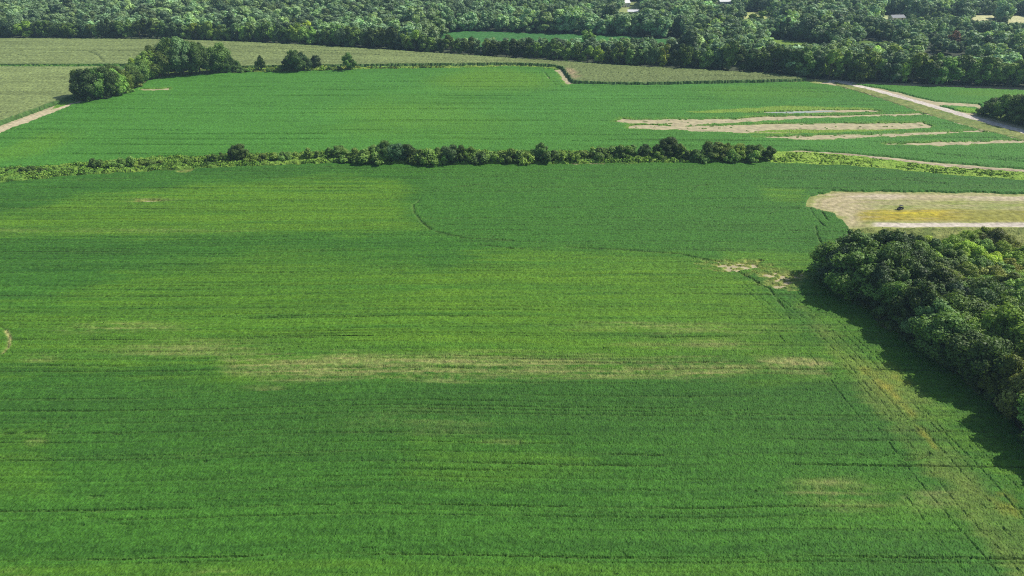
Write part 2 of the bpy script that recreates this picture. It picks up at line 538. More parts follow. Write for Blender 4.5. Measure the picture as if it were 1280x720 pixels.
    return H.astype(np.float32), np.clip(C, .004, .8).astype(np.float32)


nt_ = [grid(-215, 215, .26, steps(66, 165, .22, .30)), grid(-350, 350, .42, steps(164.7, 345, .32, .55))]
build_field('soybean_crop', nt_, soy_near, M_CROP,
            'green soybean field with yellow streaks filling the foreground below the overgrown hedgerow', 'crop')

# ---- ground-level vegetation and bare patches (weedy strips, verges, tracks)
FALLOW = poly_world([(1012, 247), (1042, 239), (1150, 239), (1280, 242.5), (1500, 248), (1500, 288), (1280, 287), (1055, 287), (1046, 270), (1008, 260)])


def fallow(X, Y):
    px, py = PX(X, Y)
    n = fbm(X, Y, 18, 5, 601)
    C = np.broadcast_to(C_SOIL, X.shape + (3,)).astype(np.float32)
    sk = vn(X, Y, 24, 1.1, 620) + .6 * vn(X, Y, 6, .8, 621)
    C = C * (1 + .10 * sk + .08 * fbm(X, Y, 9, 4, 622))[..., None]
    weeds = smooth(1062, 1110, px + 18 * n + 8 * sk) * smooth(244, 253, py + 5 * n + 1.5 * sk)
    C = mixc(C, np.array((.26, .28, .085)), weeds * (.75 + .5 * sk))
    C = mixc(C, np.array((.19, .25, .06)), (blob(X, Y, (1075, 251, 1150, 261), 603, .9, .9, 12, 2) * .6 + blob(X, Y, (1180, 253, 1290, 266), 613, .9, .9, 16, 2) * .5) * (.7 + .5 * sk))
    gold = smooth(261, 266, py + 2.5 * n + sk) * (1 - smooth(275, 279, py + .8 * sk)) * smooth(1062, 1085, px + 6 * n)
    C = mixc(C, np.array((.34, .27, .035)), gold * (.85 + .3 * sk))
    C = mixc(C, np.array((.50, .41, .03)), gold * blob(X, Y, (1105, 263, 1185, 273), 605, .9, 1.2, 8, 1.0) * .75)
    C = mixc(C, np.array((.20, .23, .06)), gold * (smooth(1160, 1230, px) * .6 + .35 * (sk > .35)))
    C = mixc(C, np.array((.50, .42, .31)), blob(X, Y, (1060, 241, 1130, 250), 606, .5, .5) * .7 + .6 * blob(X, Y, (1180, 243, 1330, 252), 616, .6, .5))
    d = sd_poly(X, Y, FALLOW)
    ring = smooth(-.3, .6, np.sin(d * 1.9 + 1.3 * vn(X, Y, 8, 8, 607))) * (1 - smooth(1075, 1110, px))
    C = mixc(C, np.array((.30, .28, .12)), ring * .6 * (.6 + .5 * vn(X, Y, 3, 3, 617)))
    road = (1 - smooth(1.6, 2.4, np.abs(Y - np.interp(X, *ROADY)) + .4 * vn(X, Y, 5, 5, 608))) * smooth(1085, 1100, px)
    C = mixc(C, np.array((.52, .46, .38)) * (1 + .08 * sk)[..., None], road)
    C = mixc(C, np.array((.22, .27, .06)), (1 - smooth(0, 5, d + 3 * n + 1.5 * sk)) * .75 * (1 - road))
    H = .03 + weeds * .12 * (1 + vn(X, Y, 2, 1, 609)) + gold * .25 + (R.random(X.shape, np.float32) - .5) * .06 * (1 - road) + .05 * ring
    H = H * (1 - road) + .03 * road
    H = np.where(d + 1.2 * vn(X, Y, 3, 3, 610) > -1.0, H, -.2)
    return H.astype(np.float32), np.clip(C * (1 + .10 * vn(X, Y, 1.2, .9, 611))[..., None], .004, .8)


_rx, _ry = G(np.array([1080., 1180, 1280, 1500]), np.array([281.5, 281.5, 281.5, 283]))
ROADY = (_rx, _ry)
build_field('fallow_ground', [grid(100, 260, .4, steps(222, 300, .45, .5))], fallow, M_FIELD,
            'pale bare soil with yellow weeds behind the near wood', kind='structure')

# ---- middle soybean field
MID = [(-400, 330), (-120, 214), (0, 166.5), (50, 148), (98, 128.5), (150, 119), (172, 109), (185, 101), (205, 96.5), (290, 91.5), (400, 89), (440, 87), (560, 85.5),
       (640, 83.5), (690, 85.2), (700, 93), (711, 105.5), (800, 107.2), (1005, 102.8), (1043, 107.5), (1085, 118.5), (1120, 130.5), (1170, 147.5),
       (1220, 161.5), (1280, 176.5), (1420, 206), (1420, 226), (1280, 212), (1180, 204), (1071, 193), (1000, 189), (960, 190), (840, 192), (700, 190), (560, 190), (400, 192),
       (300, 196), (200, 197), (100, 206), (0, 211), (-200, 222), (-400, 260)]
MIDW = poly_world(MID)
S_BARE = [  # bare strips, photo pixels
    [(766, 153), (778, 148.5), (790, 150), (796, 150.4), (920, 149), (960, 146), (1152, 142.5), (1154, 143.8), (1050, 147.5), (960, 151.5), (920, 153.8), (855, 157.6), (812, 155), (786, 155.5)],
    [(784, 160.5), (790, 157), (812, 156.6), (855, 158.3), (920, 157.3), (960, 155.8), (1152, 154), (1166, 158), (1160, 161), (1050, 163), (960, 162.6), (930, 167), (866, 164.6), (847, 163), (830, 163.2)],
    [(940, 172), (1099, 168.2), (1224, 164), (1230, 165.5), (1150, 169.5), (1080, 172.5), (1010, 176), (990, 174.5)],
    [(1107, 181), (1170, 178.2), (1260, 176.5), (1282, 177), (1282, 179), (1200, 181.5), (1180, 183)],
    [(975, 140), (1010, 138.2), (1048, 137.6), (1100, 138.2), (1100, 139.5), (1050, 141.5), (985, 142.6), (930, 141.5)],
    [(696.5, 87.5), (699, 87.3), (712, 106), (708.5, 107)],
    [(176, 112), (210, 111.2), (210, 113.2), (178, 113.4)]]
S_YEL = [[(930, 167), (960, 161.5), (1160, 159.5), (1166, 160.5), (1100, 165.5), (960, 168.8)],
         [(860, 141), (980, 133.5), (1080, 136), (1102, 138.5), (1050, 139.5), (980, 139), (890, 143)]]
DITCH = poly_world([(1046, 108), (1085, 118.3), (1120, 130), (1170, 147), (1220, 161), (1280, 176), (1420, 207)])
BAREW = [poly_world(p) for p in S_BARE]
YELW = [poly_world(p) for p in S_YEL]


def soy_mid(X, Y):
    yb = Y + 2.5 * vn(X, Y * .2, 140, 80, 5) + .015 * X
    H = .8 + .10 * vn(X, yb, 25, 2.0, 701) + .07 * vn(X, yb, 6, 1.4, 702) + (R.random(X.shape, np.float32) - .5) * .26
    t = .55 + .3 * fbm(X, yb, 90, 30, 703) + .25 * vn(X, yb, 80, 3.2, 704) + .2 * vn(X, yb, 20, 1.8, 705)
    C = C_MID * .95 + (C_FAR - C_MID * .95) * np.clip(t, -.2, 1.3)[..., None]
    C = mixc(C, C_YEL, .55 * blob(X, Y, (520, 84, 700, 118), 711, .6, .3, 40, 30) + .3 * blob(X, Y, (400, 120, 640, 175), 712, .7, .4, 40, 20)
             + .25 * blob(X, Y, (850, 105, 1050, 125), 713, .7, .4, 40, 20) + .35 * blob(X, Y, (0, 165, 90, 200), 714, .7, .5, 15, 20))
    bare = np.zeros(X.shape, np.float32); yel = np.zeros(X.shape, np.float32)
    n = .9 * vn(X, Y, 5, 4, 721) + .5 * vn(X, Y, 1.7, 1.7, 722)
    for P in BAREW:
        lo = P.min(0) - 5; hi = P.max(0) + 5
        m = (X > lo[0]) & (X < hi[0]) & (Y > lo[1]) & (Y < hi[1])
        if m.any():
            dd = sd_poly(X[m], Y[m], P)
            bare[m] = np.maximum(bare[m], smooth(-.5, .3, dd + 1.1 * n[m]) * (1 - .8 * smooth(.55, .9, vn(X[m], Y[m], 3.5, .9, 723))))
            yel[m] = np.maximum(yel[m], .55 * smooth(-3.2, .3, dd + 1.6 * n[m]))
    for P in YELW:
        lo = P.min(0) - 5; hi = P.max(0) + 5
        m = (X > lo[0]) & (X < hi[0]) & (Y > lo[1]) & (Y < hi[1])
        if m.any():
            yel[m] = np.maximum(yel[m], smooth(-.8, 1.0, sd_poly(X[m], Y[m], P) + n[m]))
    C = mixc(C, np.array((.19, .29, .035)), yel * .8)
    H = H - .35 * yel - 1.3 * bare
    g = np.zeros(X.shape, np.float32)
    rg = np.random.default_rng(11)
    yk = 325.; k = 0
    while yk < 640:
        m = np.abs(yb - yk) < 2
        if m.any():
            s = smooth(-.3, .5, vn(X[m], X[m] * 0, 35 + 30 * rg.random(), 1, 900 + k) + .1)
            g[m] = np.maximum(g[m], np.exp(-((yb[m] - yk) / .7) ** 2) * s)
        yk += rg.choice([7, 9.2, 12, 15.]); k += 1
    for pts, wdt, gp, sd in [([(681, 91), (686, 99), (692, 106), (700, 109), (712, 110)], .8, .9, 31),
                             ([(1046, 145.5), (1100, 143.5), (1160, 141.5)], .8, .6, 32), ([(790, 150), (920, 148.4), (1050, 146), (1150, 142)], .9, 1, 33),
                             ([(850, 158.6), (920, 156.6), (1000, 154.8), (1152, 153.2)], .9, 1, 34),
                             ([(905, 172.8), (960, 171), (1099, 167.4), (1224, 163.3)], .9, 1, 35),
                             ([(1090, 181.2), (1170, 177.6), (1260, 175.6)], .8, .8, 36),
                             ([(950, 129), (1000, 129), (1090, 128)], .7, .5, 37), ([(1160, 192), (1200, 197), (1280, 203)], 1., .5, 38),
                             ([(1180, 195), (1230, 196), (1280, 200)], .8, .5, 39), ([(1094, 138), (1102, 139.5)], 1.4, 1, 40),
                             ([(700, 178), (800, 176), (900, 177)], .5, .1, 41)]:
        g = np.maximum(g, cut(X, Y, pts, wdt, 1000 + sd, gp, 25))
    H = H - .8 * g
    e = sd_poly(X, Y, MIDW) + 1.0 * n
    H = np.where(e > 0, H * smooth(0, 1.2, e), -.2)
    C = C * (1 + .13 * (R.random(X.shape, np.float32) - .5) * 2)[..., None] * (1 + .10 * vn(X, Y, 2.5, 2, 14))[..., None]
    return H.astype(np.float32), np.clip(C, .004, .8).astype(np.float32)


build_field('soybean_crop', [grid(-430, 430, .55, steps(296, 420, .5, .8)), grid(-430, 430, .8, steps(419, 560, .8, 1.3))], soy_mid, M_CROP,
            'bright green soybean field between the hedgerow and the tan corn, cut by bare strips at right', 'crop')

# ---- east field beyond the gravel road
EAST = poly_world([(1062, 105), (1280, 113.5), (1500, 122), (1500, 160), (1340, 150), (1228, 134), (1222, 130.5), (1170, 127.5), (1150, 123), (1105, 111.5)])
EAST2 = poly_world([(1168, 131.5), (1222, 134.5), (1226, 142), (1205, 140.5)])


def soy_east(X, Y):
    H = .8 + .1 * vn(X, Y, 20, 2, 741) + (R.random(X.shape, np.float32) - .5) * .26
    C = C_MID + (C_FAR - C_MID) * np.clip(.6 + .4 * fbm(X, Y, 50, 12, 742), 0, 1.2)[..., None]
    C = mixc(C, C_YEL, .3 * blob(X, Y, (1180, 112, 1320, 124), 743))
    C = mixc(C, C_YEL * 1.3, .8 * blob(X, Y, (1195, 135, 1226, 144), 744))
    e = np.maximum(sd_poly(X, Y, EAST), sd_poly(X, Y, EAST2)) + .9 * vn(X, Y, 4, 4, 745)
    g = cut(X, Y, [(1090, 112), (1110, 115.5)], 1, 746, .8) + cut(X, Y, [(1130, 121), (1145, 123)], 1, 747, .8)
    H = np.where(e > 0, (H - .5 * g) * smooth(0, 1.2, e), -.2)
    C = C * (1 + .12 * (R.random(X.shape, np.float32) - .5) * 2)[..., None]
    return H.astype(np.float32), np.clip(C, .004, .8).astype(np.float32)


build_field('soybean_crop', [grid(190, 560, .9, steps(370, 480, .8, 1.1))], soy_east, M_CROP,
            'green soybean field on the far side of the gravel road, before the woods', 'crop')

# ---- corn
CORN_A = poly_world([(-500, 47), (-200, 47.5), (0, 50.5), (200, 51.5), (320, 55.5), (480, 64.5), (640, 75.5), (800, 86), (960, 94.5), (1008, 100.5),
                     (1006, 102.5), (800, 107), (760, 106.8), (716, 104.5), (709, 97), (702, 87), (690, 84), (640, 82), (440, 84), (300, 86), (150, 83.5), (60, 84), (0, 84), (-500, 84)])
CORN_B = poly_world([(-500, 86.5), (0, 86), (155, 86.3), (140, 96), (108, 108), (99, 121), (66, 133), (0, 157), (-120, 200), (-500, 330)])


def corn_fn(P, seed, base):
    def fn(X, Y):
        yb = Y + 1.5 * vn(X, Y * .2, 120, 80, seed + 5) + .02 * X
        H = 2.15 + .14 * vn(X, yb, 30, 2.2, seed + 1) + (R.random(X.shape, np.float32) - .5) * .5
        t = .5 + .45 * fbm(X, yb, 70, 14, seed + 2) + .35 * vn(X, yb, 60, 2.6, seed + 3) + .2 * vn(X, yb, 9, 2, seed + 4)
        C = base * .74 + (base * 1.18 - base * .74) * np.clip(t, -.3, 1.4)[..., None]
        px, _ = PX(X, Y)
        C = mixc(C, C_CORN2, smooth(560, 760, px) * .75)
        if seed == 800:
            C = mixc(C, np.array((.30, .23, .13)), .8 * blob(X, Y, (702, 87, 724, 102), 811, .8, .8, 8, 8))
            g = np.zeros(X.shape, np.float32)
            for pts, sd in [([(20, 71), (30, 73), (37, 78), (38, 82)], 51), ([(110, 67), (120, 71), (127, 77), (129, 81)], 52),
                            ([(0, 67), (80, 66), (130, 67), (260, 66)], 53), ([(0, 73), (120, 72.5), (300, 73)], 54), ([(260, 58), (300, 60), (420, 67)], 55),
                            ([(340, 66), (440, 70), (560, 76)], 56), ([(760, 94), (850, 97), (960, 99)], 57)]:
                g = np.maximum(g, cut(X, Y, pts, 1.1, 1400 + sd, .5, 30))
            H = H - 1.3 * g
            H = H - .5 * smooth(.75, 1.1, vn(X, Y, 3, 2, 815) + .6 * vn(X, Y, 30, 30, 816))
        e = sd_poly(X, Y, P) + .5 * vn(X, Y, 3, 3, seed + 6)
        # darker green towards the field's rim
        C = mixc(C, np.array((.06, .13, .03)), 1 - smooth(.3, 2.4, e))
        H = np.where(e > 0, H * smooth(-.3, .35, e), -.3)
        C = C * (1 + .17 * (R.random(X.shape, np.float32) - .5) * 2)[..., None]
        return H.astype(np.float32), np.clip(C, .004, .8).astype(np.float32)
    return fn


build_field('corn_crop', [grid(-640, 320, 1.0, steps(425, 735, .9, 1.6))], corn_fn(CORN_A, 800, C_CORN), M_CORN,
            'long tan-green field of tall corn running below the far woods', 'crop')
build_field('corn_crop', [grid(-560, -205, .85, steps(300, 560, .8, 1.2))], corn_fn(CORN_B, 850, C_CORN * 1.1), M_CORN,
            'tan field of ripening corn left of the dirt track and the tree clump', 'crop')


# ---- strips of grass, weeds and tracks: name, polygon, colours, height
def strip(name, pts, c1, c2, h, label, step=.7, seed=0, mat=M_FIELD, kind='stuff', cat='grass', rough=.5, sc=(3, 2)):
    P = poly_world(pts)
    lo, hi = P.min(0) - 2, P.max(0) + 2
    c1 = np.array(c1); c2 = np.array(c2)

    def fn(X, Y):
        t = .5 + .55 * fbm(X, Y, sc[0] * 4, sc[1] * 4, seed + 1) + .5 * vn(X, Y, sc[0], sc[1], seed + 2)
        C = c1 + (c2 - c1) * np.clip(t, 0, 1)[..., None]
        H = h * (1 + rough * vn(X, Y, 1.8, 1.5, seed + 3) + rough * (R.random(X.shape, np.float32) - .5))
        e = sd_poly(X, Y, P) + min(.5 + h, 1.2) * vn(X, Y, 3, 2.5, seed + 4)
        H = np.where(e > 0, np.maximum(H * smooth(0, .8, e), .02), -.2)
        C = C * (1 + .12 * (R.random(X.shape, np.float32) - .5) * 2)[..., None]
        return H.astype(np.float32), np.clip(C, .004, .85).astype(np.float32)
    return build_field(name, [grid(lo[0], hi[0], step, steps(lo[1], hi[1], step, step))], fn, mat, label, cat if kind == 'stuff' else None, kind)


def ribbon(pts, w0, w1=None):
    """Photo pixel polyline -> photo pixel polygon of a band w0 px above and w1 px below."""
    w1 = w0 if w1 is None else w1
    return [(x, y - w0) for x, y in pts] + [(x, y + w1) for x, y in pts[::-1]]


strip('weeds', [(-300, 228), (0, 211.5), (100, 205.5), (200, 197), (300, 195), (400, 191), (560, 190), (700, 190), (960, 190), (962, 203.5), (680, 205.5), (560, 206.5),
                (430, 204.5), (300, 209), (200, 214), (100, 220), (0, 229), (-300, 250)],
      (.09, .19, .03), (.18, .28, .045), .9, 'bright green weeds and vines along the overgrown hedgerow', .55, 2000, cat='weeds', rough=.9)
strip('grass', [(955, 189), (1000, 189.5), (1071, 195), (1182, 208.5), (1280, 215.5), (1500, 236), (1500, 246), (1280, 226), (1168, 218.5), (1057, 208), (955, 204)],
      (.18, .31, .04), (.25, .37, .06), .4, 'light green grass margin running right from the end of the hedgerow', .5, 2050, rough=.8)
strip('ditch_bank', ribbon([(1000, 189), (1015, 190.6), (1071, 193.8), (1130, 201.5), (1182, 207.2), (1280, 214.2), (1400, 226)], 1.0), (.30, .24, .16), (.42, .35, .25), .15,
      'brown ditch bank along the top of the grass margin', .45, 2080, kind='structure')
strip('grass', [(1043, 102), (1090, 113), (1140, 127), (1207, 147), (1280, 167), (1340, 184), (1420, 206), (1280, 175.5), (1220, 160.5), (1170, 146.5), (1120, 129.5), (1085, 117.5), (1045, 107)],
      (.14, .20, .055), (.25, .27, .09), .25, 'pale grass verge between the gravel road and its ditch', .6, 2100)
strip('bare_margin', ribbon([(1046, 109), (1085, 119.5), (1120, 131.2), (1150, 141), (1170, 148.8), (1196, 156), (1220, 163), (1250, 171), (1280, 178), (1420, 209)], 1.2, 1.7), (.38, .33, .20), (.46, .39, .26), .05,
      'tan margin between the roadside ditch and the soybeans', .45, 2105, kind='structure')
for pts_ in ([(1140, 142), (1160, 142.5), (1178, 150), (1166, 152)], [(1165, 156), (1196, 152), (1214, 160), (1192, 163)], [(1212, 165), (1232, 160), (1262, 171), (1246, 174)]):
    strip('bare_margin', pts_, (.40, .34, .21), (.48, .41, .28), .05, 'bare turning ground where the far strips meet the roadside ditch', .45, 2107 + int(pts_[0][0]), kind='structure')
strip('ditch', ribbon([(1048, 107.5), (1085, 117.8), (1120, 129.6), (1170, 146.8), (1220, 160.8), (1280, 175.6), (1420, 206.5)], .55), (.035, .04, .018), (.06, .055, .03), .06,
      'dark roadside ditch', .4, 2110, kind='structure')  # flat dark brown ribbon along the ditch line
strip('grass', [(-300, 83.2), (0, 84), (150, 83), (160, 85.5), (100, 86.5), (0, 86.5), (-300, 87)],
      (.04, .12, .02), (.10, .20, .03), 1.4, 'green grass strip dividing the two corn fields', .8, 2120, rough=.9)
strip('grass', [(270, 87), (320, 85), (440, 84.5), (640, 82.5), (700, 85), (700, 87.5), (640, 85), (440, 88), (330, 91), (270, 92)],
      (.10, .20, .03), (.24, .33, .05), .7, 'bright weeds edging the corn around the lone trees', .7, 2140, rough=.9)
strip('grass', [(66, 134), (80, 125), (104, 121), (100, 126), (62, 138)], (.10, .22, .03), (.17, .27, .05), .35, 'green verge where the dirt track meets the tree clump', .5, 2160)
strip('grass', [(985, 101), (1020, 99.5), (1042, 101), (1020, 105), (985, 105)], (.17, .26, .05), (.30, .33, .12), .3, 'grassy corner where the gravel road ends', .6, 2180)
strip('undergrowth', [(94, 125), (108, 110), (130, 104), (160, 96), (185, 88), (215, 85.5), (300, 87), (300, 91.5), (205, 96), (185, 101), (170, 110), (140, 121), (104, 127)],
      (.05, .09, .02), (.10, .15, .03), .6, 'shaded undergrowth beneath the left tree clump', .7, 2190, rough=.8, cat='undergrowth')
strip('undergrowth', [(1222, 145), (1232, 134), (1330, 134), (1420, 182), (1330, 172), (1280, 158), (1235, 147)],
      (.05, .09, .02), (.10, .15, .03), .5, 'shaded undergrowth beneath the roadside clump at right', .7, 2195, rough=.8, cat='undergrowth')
strip('grass', [(1060, 286), (1280, 285), (1500, 290), (1500, 330), (1280, 335), (1130, 345), (1050, 352)],
      (.12, .16, .04), (.24, .26, .08), .4, 'rough grass between the pale track and the near wood', .5, 2198, rough=.8)
strip('bare_margin', [(100, 128), (140, 122), (168, 112), (180, 102), (206, 95.5), (212, 97.5), (188, 102.5), (176, 110.5), (152, 120), (110, 127.5)],
      (.34, .36, .14), (.46, .38, .28), .05, 'pale bare margin at the foot of the left tree clump', .5, 2200, kind='structure')
strip('dirt_track', [(-300, 266), (0, 159), (50, 140.5), (92, 126.5), (100, 127.5), (60, 145), (0, 166.5), (-300, 290)], (.44, .38, .22), (.52, .44, .30), .03,
      'pale dirt track along the left corn field', .5, 2220, kind='structure', sc=(8, 8))
strip('gravel_road', [(1012, 101.5), (1046, 99.5), (1060, 101), (1093, 110.5), (1143, 124), (1210, 143), (1283, 163), (1420, 200), (1415, 202.2), (1277, 166.7), (1203, 146.6), (1137, 126.6), (1086, 113.6), (1044, 103.2), (1012, 104)],
      (.52, .46, .40), (.62, .56, .49), .04, 'pale gravel road running diagonally to the woods', .5, 2240, kind='structure', rough=.2, sc=(10, 10))

# the reed-covered wet patch in the middle field is water standing in a strip
wp = poly_world([(965, 140.3), (1010, 138.8), (1040, 138.2), (1046, 139.2), (1000, 141.6), (930, 142)])
m_, nt__, p_ = new_mat('shallow_water'); p_.inputs['Base Color'].default_value = (.34, .38, .33, 1); p_.inputs['Roughness'].default_value = .3
prism_sheet('water', wp, .03, m_, 'shallow standing water in the far bare strip')

# ------------------------------------------------------------------ trees
def crown_arrays(seed, h=1.0, r=.33, low=.22, lobes=30, leaves=6000, leaf=.028, flat=.0):
    """Unit-height crown: ellipsoidal heap of lobes covered with leaf clumps. Returns V, F(quads), var."""
    rg = np.random.default_rng(seed)
    zc = (low + 1) / 2; rz = (1 - low) / 2
    cen, rad = [], []
    asym = rg.normal(0, .12, 2)
    for i in range(lobes):
        for _ in range(30):
            p = rg.normal(size=3); p /= np.linalg.norm(p)
            q = p * rg.uniform(.35, 1.0)
            if q[2] > -.85: break
        wz = 1 - .25 * max(q[2], 0) + (.10 if q[2] < 0 else 0)
        c = np.array([q[0] * r * wz + asym[0] * r * q[2], q[1] * r * wz + asym[1] * r * q[2], zc + q[2] * rz])
        cen.append(c); rad.append(r * (rg.uniform(.13, .40)))
    cen = np.array(cen); rad = np.array(rad)
    lob_v = rg.random(lobes)
    # leaf clumps on the lobes' skins
    n = leaves * 3
    li = rg.choice(lobes, n, p=rad ** 2 / (rad ** 2).sum())
    d = rg.normal(size=(n, 3)); d /= np.linalg.norm(d, axis=1)[:, None]
    ph = rg.random(3) * 9
    bump = 1 + .32 * np.sin(d[:, 0] * 5 + li + ph[0]) * np.sin(d[:, 1] * 5 + li * 2 + ph[1]) * np.sin(d[:, 2] * 5 + ph[2]) + rg.normal(0, .17, n)
    p = cen[li] + d * (rad[li] * bump)[:, None]
    dd = np.linalg.norm(p[:, None, :] - cen[None], axis=2) / rad[None]
    dd[np.arange(n), li] = 9
    ok = (dd.min(1) > .86) & (p[:, 2] > low * .55)
    p, d, li = p[ok][:leaves], d[ok][:leaves], li[ok][:leaves]
    n = len(p)
    nn = d + rg.normal(0, .38, (n, 3)) + np.array([0, 0, .15]); nn /= np.linalg.norm(nn, axis=1)[:, None]
    a = np.cross(nn, rg.normal(size=(n, 3))); a /= np.linalg.norm(a, axis=1)[:, None]
    b = np.cross(nn, a)
    s = (leaf * rg.uniform(.55, 1.35, n))[:, None]
    asp = rg.uniform(.5, .95, n)[:, None]
    lift = (nn * s * rg.uniform(-.5, .5, n)[:, None])
    V = np.stack([p - a * s, p + b * s * asp + lift, p + a * s, p - b * s * asp + lift], 1).reshape(-1, 3)
    F = np.arange(4 * n).reshape(-1, 4)
    var = np.repeat(np.clip(.5 * rg.random(n) + .5 * lob_v[li], 0, 1), 4)
    # a dark heart of foliage inside each lobe stops the light
    ic = icos(1)
    for k in range(lobes):
        off = len(V)
        vv = ic[0] * (1 + rg.normal(0, .08, (len(ic[0]), 1))) * rad[k] * .74 + cen[k]
        V = np.vstack([V, vv]); F = np.vstack([F, ic[1] + off]); var = np.concatenate([var, np.full(len(vv), .35)])
    return V * h, F, var


def icos(sub):
    import bmesh
    bm = bmesh.new(); bmesh.ops.create_icosphere(bm, subdivisions=sub + 1, radius=1)
    V = np.array([v.co[:] for v in bm.verts]); F = np.array([[v.index for v in f.verts] for f in bm.faces])
    bm.free()
    return V, np.hstack([F, F[:, 2:3]])[:, [0, 1, 2, 2]]   # placeholder quads, turned to tris below


def mesh_mixed(name, V, F, mat, var):
    """Quads where the last two indices are equal become triangles."""
    me = bpy.data.meshes.new(name)
    tri = F[:, 2] == F[:, 3]
    F4, F3 = F[~tri], F[tri][:, :3]
    loops = np.concatenate([F4.ravel(), F3.ravel()]).astype(np.int32)
    st = np.concatenate([np.arange(len(F4)) * 4, len(F4) * 4 + np.arange(len(F3)) * 3]).astype(np.int32)
    me.vertices.add(len(V)); me.vertices.foreach_set('co', np.asarray(V, np.float32).ravel())
    me.loops.add(len(loops)); me.loops.foreach_set('vertex_index', loops)
    me.polygons.add(len(st)); me.polygons.foreach_set('loop_start', st)
    me.update(calc_edges=True)
    me.polygons.foreach_set('use_smooth', np.zeros(len(st), bool))
    at = me.attributes.new('var', 'FLOAT', 'POINT'); at.data.foreach_set('value', np.asarray(var, np.float32))
    me.materials.append(mat)
    return me


def trunk_mesh(seed, low):
    """Unit-height tapered trunk with limbs reaching into the crown."""
    rg = np.random.default_rng(seed)
    V, F = [], []

    def tube(P, rads, n=7):
        off = len(V)
        P = [np.array(q, float) for q in P]
        for i, q in enumerate(P):
            d = (P[min(i + 1, len(P) - 1)] - P[max(i - 1, 0)]); d /= np.linalg.norm(d)
            a = np.cross(d, [0.3, 1, .1]); a /= np.linalg.norm(a); b = np.cross(d, a)
            for k in range(n):
                t = 2 * math.pi * k / n
                V.append(q + (a * math.cos(t) + b * math.sin(t)) * rads[i])
        for i in range(len(P) - 1):
            for k in range(n):
                F.append((off + i * n + k, off + i * n + (k + 1) % n, off + (i + 1) * n + (k + 1) % n, off + (i + 1) * n + k))
    bx, by = rg.normal(0, .015, 2)
    tube([(0, 0, -.01), (bx * .3, by * .3, .08), (bx, by, .3), (bx * 1.5, by, .55), (bx, by * 2, .8)], [.026, .019, .016, .010, .004])
    for i in range(6):
        a = i * 1.05 + rg.uniform(-.3, .3); z = rg.uniform(low, .55)
        l = rg.uniform(.14, .24)
        tube([(bx, by, z), (bx + math.cos(a) * l * .5, by + math.sin(a) * l * .5, z + l * .45), (bx + math.cos(a) * l, by + math.sin(a) * l, z + l * 1.0)], [.009, .006, .002], 5)
    return mesh_from('trunk', V, F, M_BARK, smooth_sh=True)


HI = [mesh_mixed('crown', *crown_arrays(100 + i, r=rr, low=lw, lobes=lb, leaves=9500, leaf=.0215)[:2], M_LEAF, crown_arrays(100 + i, r=rr, low=lw, lobes=lb, leaves=9500, leaf=.0215)[2])
      for i, (rr, lw, lb) in enumerate([(.34, .08, 46), (.30, .06, 40), (.37, .10, 54), (.32, .06, 44), (.35, .10, 38), (.28, .06, 40), (.36, .08, 60)])]
LO = [mesh_mixed('crown', *crown_arrays(200 + i, r=rr, low=lw, lobes=lb, leaves=2300, leaf=.043)[:2], M_LEAF, crown_arrays(200 + i, r=rr, low=lw, lobes=lb, leaves=2300, leaf=.043)[2])
      for i, (rr, lw, lb) in enumerate([(.31, .06, 22), (.27, .05, 20), (.34, .06, 26), (.25, .05, 18), (.30, .06, 20), (.36, .06, 28)])]
SH = [mesh_mixed('shrub', *crown_arrays(300 + i, r=rr, low=.02, lobes=lb, leaves=2600, leaf=.05)[:2], M_LEAF, crown_arrays(300 + i, r=rr, low=.02, lobes=lb, leaves=2600, leaf=.05)[2])
      for i, (rr, lb) in enumerate([(.55, 18), (.48, 14), (.65, 20), (.42, 12)])]
TRK = [trunk_mesh(400 + i, .2) for i in range(4)]

DK = (.096, .172, .040); MDG = (.130, .230, .046); BLU = (.085, .160, .068); YG = (.21, .30, .040); LG = (.160, .260, .055); OL = (.18, .215, .05)
BR = (.19, .115, .06)
TONE = {DK: 'dark green', MDG: 'mid green', BLU: 'bluish green', YG: 'yellow-green', LG: 'light green', OL: 'olive', BR: 'rusty brown'}
NTREE = [0]


def add_tree(x, y, h, tone, label, group, hi=False, wide=1.0, pick=None):
    o = link('tree', None, loc=(x, y, 0))
    s = float(h)
    w = wide * random.uniform(.9, 1.12)
    o.scale = (s * w, s * w * random.uniform(.9, 1.1), s)
    o.rotation_euler = (0, 0, random.uniform(0, 6.283))
    tag(o, label, 'tree', group)
    src = HI if hi else LO
    c = link('crown', src[random.randrange(len(src)) if pick is None else pick], o)
    v = random.uniform(.85, 1.15)
    c.color = (tone[0] * v * random.uniform(.9, 1.12), tone[1] * v, tone[2] * v, 1)
    link('trunk', TRK[random.randrange(4)], o)
    NTREE[0] += 1
    return o


def add_shrub(x, y, h, tone, label, group, wide=1.0):
    o = link('shrub', SH[random.randrange(len(SH))], loc=(x, y, -.02 * h))
    o.scale = (h * wide * random.uniform(.9, 1.15), h * wide * random.uniform(.85, 1.1), h)
    o.rotation_euler = (0, 0, random.uniform(0, 6.283))
    o.color = (*tone, 1)
    tag(o, label, 'shrub', group)
    return o


def size_word(h, lo, hi):
    return 'low' if h < lo else ('tall' if h > hi else 'mid-sized')


